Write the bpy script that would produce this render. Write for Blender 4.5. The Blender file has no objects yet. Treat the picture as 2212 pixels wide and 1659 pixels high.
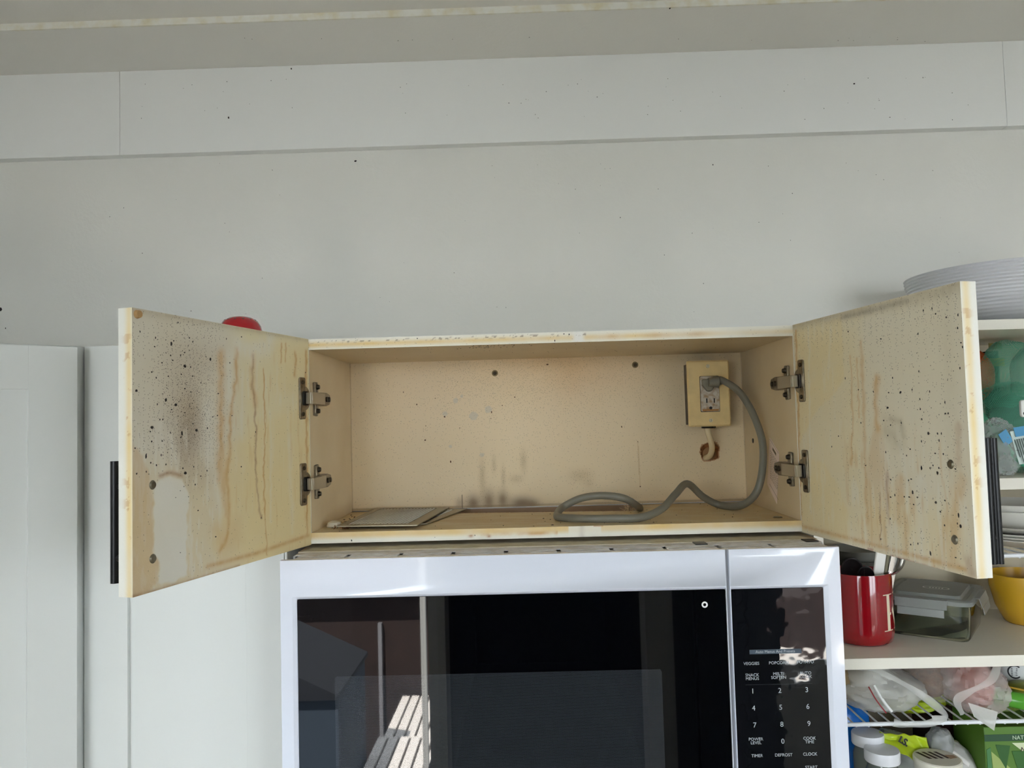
import bpy, math, random
import numpy as np
from mathutils import Vector, Matrix
random.seed(7)
S = bpy.context.scene
COL = S.collection
# ------------------------------------------------------------ camera, light, exposure
cam_d = bpy.data.cameras.new('camera'); cam = bpy.data.objects.new('camera', cam_d); COL.objects.link(cam)
yaw, pit, rol = -0.0142, 0.0511, -0.0275
cy, sy, cp, sp = math.cos(yaw), math.sin(yaw), math.cos(pit), math.sin(pit)
fw = Vector((sy*cp, cy*cp, sp)); ri = Vector((cy, -sy, 0)); up = ri.cross(fw)
r2 = math.cos(rol)*ri + math.sin(rol)*up; u2 = -math.sin(rol)*ri + math.cos(rol)*up
M = Matrix((r2, u2, -fw)).transposed().to_4x4(); M.translation = Vector((-0.0419, -1.1648, 0.1715))
cam.matrix_world = M
cam_d.sensor_width = 36.0; cam_d.lens = 1671.4/2212*36.0; cam_d.clip_start = 0.02; cam_d.clip_end = 200
S.camera = cam
W = bpy.data.worlds.new('world'); S.world = W; W.use_nodes = True
bg = W.node_tree.nodes['Background']; bg.inputs[0].default_value = (0.86, 0.93, 1.0, 1); bg.inputs[1].default_value = 7.0
sun_d = bpy.data.lights.new('sun', 'SUN'); sun_d.energy = 50.0; sun_d.angle = 0.009; sun_d.color = (1, .95, .88)
sun = bpy.data.objects.new('sun', sun_d); COL.objects.link(sun); sun.rotation_euler = (math.radians(-38), 0, math.radians(20)); sun.location = (0, 3, 6)
S.view_settings.view_transform = 'Standard'; S.view_settings.look = 'None'; S.view_settings.gamma = 1.0
S.view_settings.use_curve_mapping = False
S.view_settings.exposure = 0.72
S.display_settings.display_device = 'sRGB'

# ------------------------------------------------------------ helpers
def lin(c):
    return tuple((v/12.92 if v <= .04045 else ((v+.055)/1.055)**2.4) for v in c)
def sr(r, g, b): return lin((r/255., g/255., b/255.))
MATS = {}
def mat(name, col, rough=.5, metal=0., spec=.5, coat=0., trans=0., alpha=1., bump=0., bscale=200., vary=0., vscale=8., ior=1.5, vcol=None):
    if name in MATS: return MATS[name]
    m = bpy.data.materials.new(name); m.use_nodes = True; nt = m.node_tree; b = nt.nodes['Principled BSDF']
    b.inputs['Base Color'].default_value = (*col, 1); b.inputs['Roughness'].default_value = rough
    b.inputs['Metallic'].default_value = metal; b.inputs['Specular IOR Level'].default_value = spec
    b.inputs['Coat Weight'].default_value = coat; b.inputs['Coat Roughness'].default_value = .03
    b.inputs['Transmission Weight'].default_value = trans; b.inputs['Alpha'].default_value = alpha; b.inputs['IOR'].default_value = ior
    tc = nt.nodes.new('ShaderNodeTexCoord')
    if bump:
        n = nt.nodes.new('ShaderNodeTexNoise'); n.inputs['Scale'].default_value = bscale; n.inputs['Detail'].default_value = 3
        bu = nt.nodes.new('ShaderNodeBump'); bu.inputs['Strength'].default_value = bump; bu.inputs['Distance'].default_value = .002
        nt.links.new(tc.outputs['Object'], n.inputs['Vector']); nt.links.new(n.outputs['Fac'], bu.inputs['Height']); nt.links.new(bu.outputs['Normal'], b.inputs['Normal'])
    if vary:
        n = nt.nodes.new('ShaderNodeTexNoise'); n.inputs['Scale'].default_value = vscale; n.inputs['Detail'].default_value = 5
        mx = nt.nodes.new('ShaderNodeMix'); mx.data_type = 'RGBA'
        c2 = vcol if vcol else tuple(v*(1-vary) for v in col)
        mx.inputs[6].default_value = (*col, 1); mx.inputs[7].default_value = (*c2, 1)
        rp = nt.nodes.new('ShaderNodeMapRange'); rp.inputs[1].default_value = .42; rp.inputs[2].default_value = .68
        nt.links.new(tc.outputs['Object'], n.inputs['Vector']); nt.links.new(n.outputs['Fac'], rp.inputs[0]); nt.links.new(rp.outputs[0], mx.inputs[0]); nt.links.new(mx.outputs[2], b.inputs['Base Color'])
    MATS[name] = m; return m
def painted(name, rough=.45, sc=520., bump=.15, spec=.5):
    """colour from the painted attribute, fine spatter where its alpha says so"""
    m = bpy.data.materials.new(name); m.use_nodes = True; nt = m.node_tree; b = nt.nodes['Principled BSDF']
    b.inputs['Roughness'].default_value = rough; b.inputs['Specular IOR Level'].default_value = spec
    at = nt.nodes.new('ShaderNodeAttribute'); at.attribute_name = 'stain'
    tc = nt.nodes.new('ShaderNodeTexCoord'); vo = nt.nodes.new('ShaderNodeTexVoronoi'); vo.inputs['Scale'].default_value = sc
    nt.links.new(tc.outputs['Object'], vo.inputs['Vector'])
    sep = nt.nodes.new('ShaderNodeSeparateColor'); nt.links.new(vo.outputs['Color'], sep.inputs[0])
    a = nt.nodes.new('ShaderNodeMath'); a.operation = 'LESS_THAN'; nt.links.new(sep.outputs[0], a.inputs[0]); nt.links.new(at.outputs['Alpha'], a.inputs[1])
    d = nt.nodes.new('ShaderNodeMath'); d.operation = 'LESS_THAN'; nt.links.new(vo.outputs['Distance'], d.inputs[0]); d.inputs[1].default_value = .33
    p = nt.nodes.new('ShaderNodeMath'); p.operation = 'MULTIPLY'; nt.links.new(a.outputs[0], p.inputs[0]); nt.links.new(d.outputs[0], p.inputs[1])
    p2 = nt.nodes.new('ShaderNodeMath'); p2.operation = 'MULTIPLY'; nt.links.new(p.outputs[0], p2.inputs[0]); p2.inputs[1].default_value = .55
    mx = nt.nodes.new('ShaderNodeMix'); mx.data_type = 'RGBA'; nt.links.new(p2.outputs[0], mx.inputs[0]); nt.links.new(at.outputs['Color'], mx.inputs[6])
    mx.inputs[7].default_value = (*sr(82, 62, 42), 1); nt.links.new(mx.outputs[2], b.inputs['Base Color'])
    n = nt.nodes.new('ShaderNodeTexNoise'); n.inputs['Scale'].default_value = 350; bu = nt.nodes.new('ShaderNodeBump'); bu.inputs['Strength'].default_value = bump; bu.inputs['Distance'].default_value = .001
    nt.links.new(tc.outputs['Object'], n.inputs['Vector']); nt.links.new(n.outputs['Fac'], bu.inputs['Height']); nt.links.new(bu.outputs['Normal'], b.inputs['Normal'])
    return m

USED = {}
def wloc(o):
    p = Vector((0, 0, 0))
    while o is not None: p = p + o.location; o = o.parent
    return p
def thing(name, loc, label, cat, group=None):
    o = bpy.data.objects.new(name, None); o.empty_display_size = .02; COL.objects.link(o); o.location = loc
    o['label'] = label; o['category'] = cat
    if group: o['group'] = group
    return o
def tag(o, label, cat, group=None):
    o['label'] = label; o['category'] = cat
    if group: o['group'] = group
    return o
class MB:
    def __init__(s): s.v = []; s.f = []
    def add(s, vs, fs):
        k = len(s.v); s.v += [tuple(map(float, p)) for p in vs]; s.f += [tuple(i+k for i in f) for f in fs]; return s
    def box(s, x0, x1, y0, y1, z0, z1):
        return s.obox((x0, y0, z0), (x1-x0, 0, 0), (0, y1-y0, 0), (0, 0, z1-z0))
    def obox(s, o, a, b, c):
        o, a, b, c = map(Vector, (o, a, b, c))
        vs = [o, o+a, o+a+b, o+b, o+c, o+a+c, o+a+b+c, o+b+c]
        fs = [(0, 3, 2, 1), (4, 5, 6, 7), (0, 1, 5, 4), (1, 2, 6, 5), (2, 3, 7, 6), (3, 0, 4, 7)]
        if a.cross(b).dot(c) < 0: fs = [f[::-1] for f in fs]
        return s.add(vs, fs)
    def prism(s, poly, o, a, b, n):
        """polygon (u,v) in the plane o+u*a+v*b, swept by n"""
        o, a, b, n = map(Vector, (o, a, b, n)); k = len(poly)
        vs = [o+a*u+b*v for u, v in poly]; vs += [p+n for p in vs]
        fs = [tuple(range(k))[::-1], tuple(range(k, 2*k))]+[(i, (i+1) % k, k+(i+1) % k, k+i) for i in range(k)]
        ar = sum(poly[i][0]*poly[(i+1) % k][1]-poly[(i+1) % k][0]*poly[i][1] for i in range(k))
        if (a.cross(b).dot(n) < 0) != (ar < 0): fs = [f[::-1] for f in fs]
        return s.add(vs, fs)
    def frust(s, p0, p1, r0, r1, n=20, cap=True):
        p0, p1 = Vector(p0), Vector(p1); d = (p1-p0).normalized()
        a = d.orthogonal().normalized(); b = d.cross(a)
        vs = [];
        for p, r in ((p0, r0), (p1, r1)):
            for i in range(n):
                t = 2*math.pi*i/n; vs.append(p+a*r*math.cos(t)+b*r*math.sin(t))
        fs = [(i, (i+1) % n, n+(i+1) % n, n+i) for i in range(n)]
        if cap: fs += [tuple(range(n))[::-1], tuple(range(n, 2*n))]
        return s.add(vs, fs)
    def lathe(s, prof, c, n=40, sx=1., sy=1., closed=False):
        """profile (r,z) round the vertical axis through c"""
        k = len(prof); vs = []
        for i in range(n):
            t = 2*math.pi*i/n
            for r, z in prof: vs.append((c[0]+sx*r*math.cos(t), c[1]+sy*r*math.sin(t), c[2]+z))
        fs = []
        for i in range(n):
            for j in range(k-1 if not closed else k):
                j2 = (j+1) % k; i2 = (i+1) % n
                fs.append((i*k+j, i2*k+j, i2*k+j2, i*k+j2))
        if not closed:
            if prof[0][0] > 1e-6: fs.append(tuple(i*k for i in range(n))[::-1])
            if prof[-1][0] > 1e-6: fs.append(tuple(i*k+k-1 for i in range(n)))
        return s.add(vs, fs)
    def tube(s, pts, r, n=12):
        pts = [Vector(p) for p in pts]; k = len(pts); rr = r if isinstance(r, (list, tuple)) else [r]*k
        t0 = (pts[1]-pts[0]).normalized(); a = t0.orthogonal().normalized(); vs = []
        for i, p in enumerate(pts):
            t = (pts[min(i+1, k-1)]-pts[max(i-1, 0)]).normalized(); a = (a-t*a.dot(t)).normalized(); b = t.cross(a)
            for j in range(n):
                q = 2*math.pi*j/n; vs.append(p+(a*math.cos(q)+b*math.sin(q))*rr[i])
        fs = [(i*n+j, i*n+(j+1) % n, (i+1)*n+(j+1) % n, (i+1)*n+j) for i in range(k-1) for j in range(n)]
        fs += [tuple(range(n))[::-1], tuple((k-1)*n+j for j in range(n))]
        return s.add(vs, fs)
    def blob(s, c, r, fn=None, n=48, m=32):
        """ellipsoid with a displacement fn(unit vector)->scale, poles up and down"""
        vs = []
        for i in range(m+1):
            th = math.pi*(i+.0001)/(m+.0002)
            for j in range(n):
                ph = 2*math.pi*j/n; u = Vector((math.sin(th)*math.cos(ph), math.sin(th)*math.sin(ph), math.cos(th)))
                k = fn(u) if fn else 1.
                vs.append((c[0]+u.x*r[0]*k, c[1]+u.y*r[1]*k, c[2]+u.z*r[2]*k))
        fs = [(i*n+j, (i+1)*n+j, (i+1)*n+(j+1) % n, i*n+(j+1) % n) for i in range(m) for j in range(n)]
        return s.add(vs, fs)
    def make(s, name, m, parent=None, bevel=0., smooth=True, angle=35, sub=0, solid=0.):
        me = bpy.data.meshes.new(name); org = wloc(parent)
        me.from_pydata([(x-org.x, y-org.y, z-org.z) for x, y, z in s.v], [], s.f); me.materials.append(m)
        if smooth:
            me.polygons.foreach_set('use_smooth', [True]*len(me.polygons)); me.set_sharp_from_angle(angle=math.radians(angle))
        me.update(); o = bpy.data.objects.new(name, me); COL.objects.link(o)
        if parent is not None: o.parent = parent
        else:   # put the origin of a top-level mesh at its base
            n = np.array(s.v); c = Vector(((n[:, 0].min()+n[:, 0].max())/2, (n[:, 1].min()+n[:, 1].max())/2, n[:, 2].min()))
            me.transform(Matrix.Translation(-c)); o.location = c
        if solid: k = o.modifiers.new('solid', 'SOLIDIFY'); k.thickness = solid; k.offset = 0
        if bevel: k = o.modifiers.new('bevel', 'BEVEL'); k.width = bevel; k.segments = 2; k.limit_method = 'ANGLE'; k.harden_normals = False
        if sub: k = o.modifiers.new('sub', 'SUBSURF'); k.levels = k.render_levels = sub
        return o
def struct(o): o['kind'] = 'structure'; return o
def stuff(o): o['kind'] = 'stuff'; return o
def bx(name, m, parent, dims, bevel=.0008): return MB().box(*dims).make(name, m, parent, bevel=bevel)
def spline(pts, n=10):
    P = [Vector(p) for p in pts]; P = [P[0]*2-P[1]]+P+[P[-1]*2-P[-2]]; out = []
    for i in range(1, len(P)-2):
        for k in range(n):
            t = k/n; a, b, c, d = P[i-1], P[i], P[i+1], P[i+2]
            out.append(.5*((2*b)+(-a+c)*t+(2*a-5*b+4*c-d)*t*t+(-a+3*b-3*c+d)*t**3))
    out.append(P[-2]); return out
def rrect(x0, x1, z0, z1, r, n=5, corners=(1, 1, 1, 1)):
    out = []
    for (cx, cz, a0, on) in ((x1-r, z1-r, 0, corners[0]), (x0+r, z1-r, 90, corners[1]), (x0+r, z0+r, 180, corners[2]), (x1-r, z0+r, 270, corners[3])):
        if not on:
            out.append((cx+r*(1 if a0 in (0, 270) else -1), cz+r*(1 if a0 in (0, 90) else -1))); continue
        for i in range(n+1):
            t = math.radians(a0+90*i/n); out.append((cx+r*math.cos(t), cz+r*math.sin(t)))
    return out
_tmp = []
def text(s, size, o, right, upv, nrm, m, name, parent, depth=.0002, bold=0., align='CENTER', spacing=1.):
    """lettering built as thin geometry in the plane o, right, up"""
    c = bpy.data.curves.new(name, 'FONT'); c.body = s; c.size = size; c.extrude = depth; c.offset = bold; c.align_x = align; c.align_y = 'CENTER'; c.space_line = .85; c.resolution_u = 3; c.space_character = spacing
    t = bpy.data.objects.new(name, c); COL.objects.link(t)
    dg = bpy.context.evaluated_depsgraph_get(); me = bpy.data.meshes.new_from_object(t.evaluated_get(dg)); bpy.data.objects.remove(t)
    right, upv, nrm = Vector(right).normalized(), Vector(upv).normalized(), Vector(nrm).normalized()
    Mx = Matrix((right, upv, nrm)).transposed().to_4x4(); Mx.translation = Vector(o)+nrm*depth-wloc(parent); me.transform(Mx)
    me.materials.clear(); me.materials.append(m); me.name = name
    ob = bpy.data.objects.new(name, me); COL.objects.link(ob); ob.parent = parent; return ob

# ------------------------------------------------------------ painted surfaces (stains, drips, grime with shapes of their own)
def vnoise(x, y, sc, seed=0):
    x = np.asarray(x)*sc+seed*17.31; y = np.asarray(y)*sc+seed*9.77
    xi = np.floor(x).astype(np.int64); yi = np.floor(y).astype(np.int64); fx = x-xi; fy = y-yi; fx = fx*fx*(3-2*fx); fy = fy*fy*(3-2*fy)
    def h(a, b):
        k = (a*374761393+b*668265263+seed*1442695) & 0x7fffffff; k = ((k ^ (k >> 13))*1274126177) & 0x7fffffff
        return ((k ^ (k >> 16)) & 0xffff)/65535.
    return (h(xi, yi)*(1-fx)+h(xi+1, yi)*fx)*(1-fy)+(h(xi, yi+1)*(1-fx)+h(xi+1, yi+1)*fx)*fy
def fbm(x, y, sc, seed=0, o=4):
    t = 0; a = .5; k = 0
    for i in range(o): t = t+a*vnoise(x, y, sc*2**i, seed+i); k += a; a *= .5
    return t/k
def dseg(x, y, pts):
    best = np.full(np.shape(x), 9.)
    for (a, b), (c, d) in zip(pts[:-1], pts[1:]):
        L2 = (c-a)**2+(d-b)**2+1e-12; t = np.clip(((x-a)*(c-a)+(y-b)*(d-b))/L2, 0, 1)
        best = np.minimum(best, np.hypot(x-a-t*(c-a), y-b-t*(d-b)))
    return best
def dpoly(x, y, pts):
    """signed distance, negative inside"""
    d = dseg(x, y, list(pts)+[pts[0]]); ins = np.zeros(np.shape(x), bool)
    for (a, b), (c, e) in zip(pts, list(pts[1:])+[pts[0]]):
        if b == e: continue
        ins ^= ((b > y) != (e > y)) & (x < (c-a)*(y-b)/(e-b)+a)
    return np.where(ins, -d, d)
SC = {'o': sr(206, 152, 62), 'b': sr(158, 98, 34), 'w': sr(238, 236, 226), 'g': sr(164, 150, 120), 'r': sr(160, 62, 34), 'k': sr(96, 80, 58), 'y': sr(238, 214, 150)}
def mixc(C, col, a):
    a = np.clip(a, 0, 1)[..., None]; C[..., :3] = C[..., :3]*(1-a)+np.array(col)*a
def apply_marks(C, x, y, marks, polys, seed=1):
    wob = (fbm(x, y, 90, seed)-.5)*.008; wx = x+wob; wy = y+(fbm(x, y, 60, seed+3)-.5)*.01
    for pts, w, c, al in polys:
        d = dpoly(wx, wy, pts); mixc(C, SC[c], al*np.clip(.5-d/(w*1.0), 0, 1)*(.8+.4*(fbm(x, y, 60, seed+5)-.5) if al < 1 else 1))
    for pts, w, c, al in marks:
        d = dseg(wx, y, pts); mixc(C, SC[c], al*(1.35 if c in 'obr' else 1.)*np.exp(-(d/(w*.6))**2)*(.50+.95*fbm(x*2, y, 90, seed+9)))
def paint_box(name, m, parent, o, a, b, c, fns, res=.0014):
    """box o + a,b,c; fns maps a face ('a0','a1','b0',..) to fn(u,v in metres)->RGBA or (RGBA, keep mask); the rest take fns['*']"""
    o, a, b, c = map(lambda t: np.array(t, float), (o, a, b, c)); V = []; F = []; K = []; n0 = 0; org = np.array(wloc(parent))
    flip0 = np.dot(np.cross(a, b), c) < 0
    for key, (p, u, v, out) in {'a0': (o, b, c, -a), 'a1': (o+a, b, c, a), 'b0': (o, a, c, -b), 'b1': (o+b, a, c, b), 'c0': (o, a, b, -c), 'c1': (o+c, a, b, c)}.items():
        lu, lv = np.linalg.norm(u), np.linalg.norm(v); fn = fns.get(key)
        nu, nv = (max(1, int(lu/res)), max(1, int(lv/res))) if fn else (1, 1)
        U, Vv = np.meshgrid(np.linspace(0, 1, nu+1), np.linspace(0, 1, nv+1), indexing='ij')
        P = p+U[..., None]*u+Vv[..., None]*v
        r = (fn or fns['*'])(U*lu, Vv*lv); keep = None
        if isinstance(r, tuple): r, keep = r
        V.append(P.reshape(-1, 3)); K.append(r.reshape(-1, 4))
        i, j = np.meshgrid(np.arange(nu), np.arange(nv), indexing='ij'); q = n0+i*(nv+1)+j
        f = np.stack([q, q+nv+1, q+nv+2, q+1], -1)
        if keep is not None: f = f[keep[:-1, :-1] & keep[1:, 1:] & keep[1:, :-1] & keep[:-1, 1:]]
        f = f.reshape(-1, 4)
        if np.dot(np.cross(u, v), out) < 0: f = f[:, ::-1]
        F.append(f); n0 += (nu+1)*(nv+1)
    V = np.concatenate(V)-org; F = np.concatenate(F); K = np.concatenate(K)
    me = bpy.data.meshes.new(name); me.vertices.add(len(V)); me.vertices.foreach_set('co', V.astype(np.float32).ravel())
    me.loops.add(F.size); me.loops.foreach_set('vertex_index', F.astype(np.int32).ravel())
    me.polygons.add(len(F)); me.polygons.foreach_set('loop_start', np.arange(0, F.size, 4, dtype=np.int32))
    me.update(calc_edges=True); at = me.attributes.new('stain', 'FLOAT_COLOR', 'POINT'); at.data.foreach_set('color', K.astype(np.float32).ravel())
    me.materials.append(m); me.validate(); ob = bpy.data.objects.new(name, me); COL.objects.link(ob); ob.parent = parent; return ob
def flat(col, sp=0.):
    def f(u, v):
        C = np.empty(np.shape(u)+(4,)); C[..., :3] = col; C[..., 3] = sp; return C
    return f
def specks(name, lst, P, nrm, m, parent, seed=1, h=.0004):
    """small raised lumps of dirt at (u,v,r) in the surface P(u,v)"""
    rnd = random.Random(seed); b = MB(); nrm = Vector(nrm)
    for u, v, r in lst:
        k = 6; vs = []; st = rnd.uniform(.7, 1.5); an = rnd.uniform(0, 3)
        for ring, hh in ((1., 0), (.6, h)):
            for i in range(k):
                t = 2*math.pi*i/k; rr = r*ring*rnd.uniform(.7, 1.2)
                vs.append(P(u+rr*math.cos(t+an)/st, v+rr*math.sin(t+an)*st)+nrm*hh)
        b.add(vs, [(i, (i+1) % k, k+(i+1) % k, k+i) for i in range(k)]+[tuple(range(k, 2*k))])
    return stuff(b.make(name, m, parent))
# marks measured on the two doors: drips and patches in metres from the hinge edge and the lower edge
LS=[([(0.2049,0.2696),(0.2073,0.2057),(0.2064,0.1569),(0.2114,0.1135)],0.011,'o',0.55),([(0.1741,0.2772),(0.1755,0.2365),(0.1872,0.201),(0.1898,0.1563),(0.1963,0.1075),(0.191,0.0703),(0.1972,0.0394),(0.2107,0.0246)],0.006,'o',0.6),([(0.1385,0.2723),(0.1404,0.2381),(0.1353,0.2068)],0.01,'o',0.45),([(0.1385,0.2723),(0.1404,0.2381),(0.1353,0.2068),(0.1354,0.1286),(0.135,0.1),(0.1249,0.0548)],0.0035,'b',0.55),([(0.1154,0.2553),(0.1136,0.1805),(0.1182,0.1012),(0.1124,0.0033)],0.0025,'o',0.75),([(0.0362,0.283),(0.037,0.2514)],0.006,'o',0.6),([(0.0728,0.2941),(0.0733,0.2675)],0.003,'o',0.6),([(0.0614,0.2951),(0.0619,0.2697)],0.003,'o',0.6),([(0.1883,0.2659),(0.1929,0.2158)],0.016,'w',0.5),([(0.2325,0.2005),(0.226,0.1337),(0.2118,0.0823)],0.02,'w',0.45),([(0.17,0.2826),(0.1449,0.277),(0.1047,0.2884),(0.0998,0.2998)],0.022,'w',0.5),([(0.3121,0.1821),(0.3094,0.1274)],0.008,'w',0.4),([(0.2983,0.1687),(0.2859,0.1281)],0.008,'w',0.4),([(0.2346,0.0099),(0.1323,0.0092),(0.0057,0.0141)],0.005,'o',0.6),([(0.3534,-0.0001),(0.3251,-0.001),(0.2347,-0.0017),(0.1742,-0.0011)],0.004,'b',0.5),([(0.0068,0.2883),(0.0111,0.0149)],0.0045,'o',0.7),([(0.1018,0.1966),(0.1011,0.0465)],0.004,'w',0.4),([(0.0543,0.1632),(0.05,0.0261)],0.008,'w',0.3),([(0.3524,0.3044),(-0.0019,0.3069)],0.01,'g',0.3),([(0.196,0.132),(0.2041,0.0984),(0.1968,0.0685)],0.008,'o',0.4),([(0.3125,0.1244),(0.297,0.1266),(0.2779,0.1219)],0.004,'b',0.5)]
LP=[([(0.3231,0.1048),(0.3155,0.1171),(0.2971,0.1233),(0.2779,0.1174),(0.2681,0.1019),(0.2684,0.0679),(0.2721,0.0235),(0.269,0.0072),(0.2948,-0.0009),(0.3162,0.0035),(0.3131,0.02),(0.3242,0.0475),(0.3217,0.0748)],0.003,'w',1.0),([(0.3557,0.1637),(0.3403,0.1464),(0.3274,0.1223),(0.324,0.0964),(0.3242,0.0475),(0.3161,0.0269),(0.3162,0.0035),(0.3562,-0.0066)],0.004,'o',0.5),([(0.1957,0.1516),(0.1292,0.1806),(-0.0221,0.2214),(-0.0153,-0.027),(0.2128,0.0083),(0.2271,0.0391),(0.2044,0.0718),(0.2115,0.1087)],0.02,'y',0.6),([(0.2269,0.0532),(0.1733,0.0607),(0.1657,0.0297),(0.2052,0.0165)],0.02,'o',0.35),([(0.0952,0.2947),(-0.0074,0.3044),(-0.0052,0.2209),(0.0826,0.2187)],0.02,'y',0.5)]
RS=[([(0.1476,0.2471),(0.147,0.1883),(0.1376,0.1065)],0.0035,'o',0.45),([(0.1627,0.2432),(0.1605,0.1677)],0.003,'o',0.45),([(0.1722,0.2624),(0.1717,0.1974),(0.166,0.0337)],0.006,'o',0.4),([(0.2021,0.2155),(0.1972,0.1818),(0.1967,0.1528)],0.008,'o',0.55),([(0.2118,0.0982),(0.2107,0.0627),(0.2114,0.0392)],0.005,'b',0.6),([(0.1968,0.0733),(0.1922,0.0153)],0.002,'b',0.7),([(0.2376,0.0929),(0.2298,0.0438)],0.012,'o',0.35),([(0.3407,0.1573),(0.335,0.1159)],0.007,'b',0.25),([(0.339,0.0997),(0.3289,0.0659),(0.32,0.0108)],0.014,'o',0.35),([(0.225,0.1646),(0.2433,0.161),(0.2491,0.1438)],0.006,'g',0.4),([(0.2123,0.1504),(0.2308,0.1435),(0.2407,0.1298)],0.01,'g',0.3),([(0.0009,0.3044),(0.1082,0.304),(0.1973,0.3013),(0.283,0.2996),(0.3538,0.3025)],0.012,'g',0.45),([(0.1317,0.3007),(0.1972,0.3001),(0.2658,0.3013)],0.006,'k',0.45),([(0.0025,0.0081),(0.1638,0.0075),(0.3372,0.0056)],0.005,'o',0.55),([(0.0091,0.2975),(-0.0018,0.0104)],0.0045,'o',0.7),([(0.2223,-0.0012),(0.2682,-0.0024),(0.3068,-0.0032),(0.3248,-0.0038)],0.003,'r',0.8),([(0.1673,0.0002),(0.1735,0.0004)],0.003,'r',0.7),([(0.213,-0.0009),(0.2156,-0.0009)],0.003,'r',0.7),([(0.3114,0.0535),(0.3014,0.0077)],0.012,'o',0.3),([(0.3436,0.0149),(0.3455,0.0031)],0.01,'b',0.4),([(0.0458,0.2986),(0.0269,0.0308)],0.004,'w',0.4),([(0.1046,0.2911),(0.0911,0.2224)],0.005,'w',0.3),([(0.2729,0.0952),(0.2695,0.0132)],0.012,'w',0.35),([(0.2482,0.0482),(0.2414,0.0087)],0.01,'o',0.25),([(0.3309,0.2939),(0.3276,0.1052)],0.02,'g',0.12)]
RP=[([(-0.0017,0.3077),(0.1327,0.3006),(0.1302,0.22),(0.1087,0.2001),(0.0507,0.1746),(0.0022,0.129),(0.0125,0.3029)],0.004,'y',0.62),([(0.0009,0.1145),(0.0704,0.1033),(0.0983,0.0835),(0.1228,0.0413),(0.1309,0.0039),(-0.0006,0.0048)],0.006,'y',0.6),([(-0.0017,0.3077),(0.1716,0.2951),(0.1639,0.0088),(-0.0006,0.0048)],0.03,'y',0.45),([(0.1935,0.1625),(0.2051,0.1576),(0.2136,0.1196),(0.217,0.0915),(0.2164,0.0398),(0.2004,0.0094),(0.1639,0.0088),(0.166,0.0831),(0.1777,0.1207)],0.008,'o',0.45),([(0.1692,0.071),(0.3419,0.0653),(0.3426,0.0026),(0.1634,0.0038)],0.03,'y',0.5),([(0.2063,0.172),(0.2331,0.1715),(0.2502,0.1575),(0.2519,0.1347),(0.2292,0.1249),(0.2078,0.1432)],0.01,'g',0.25)]
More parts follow.
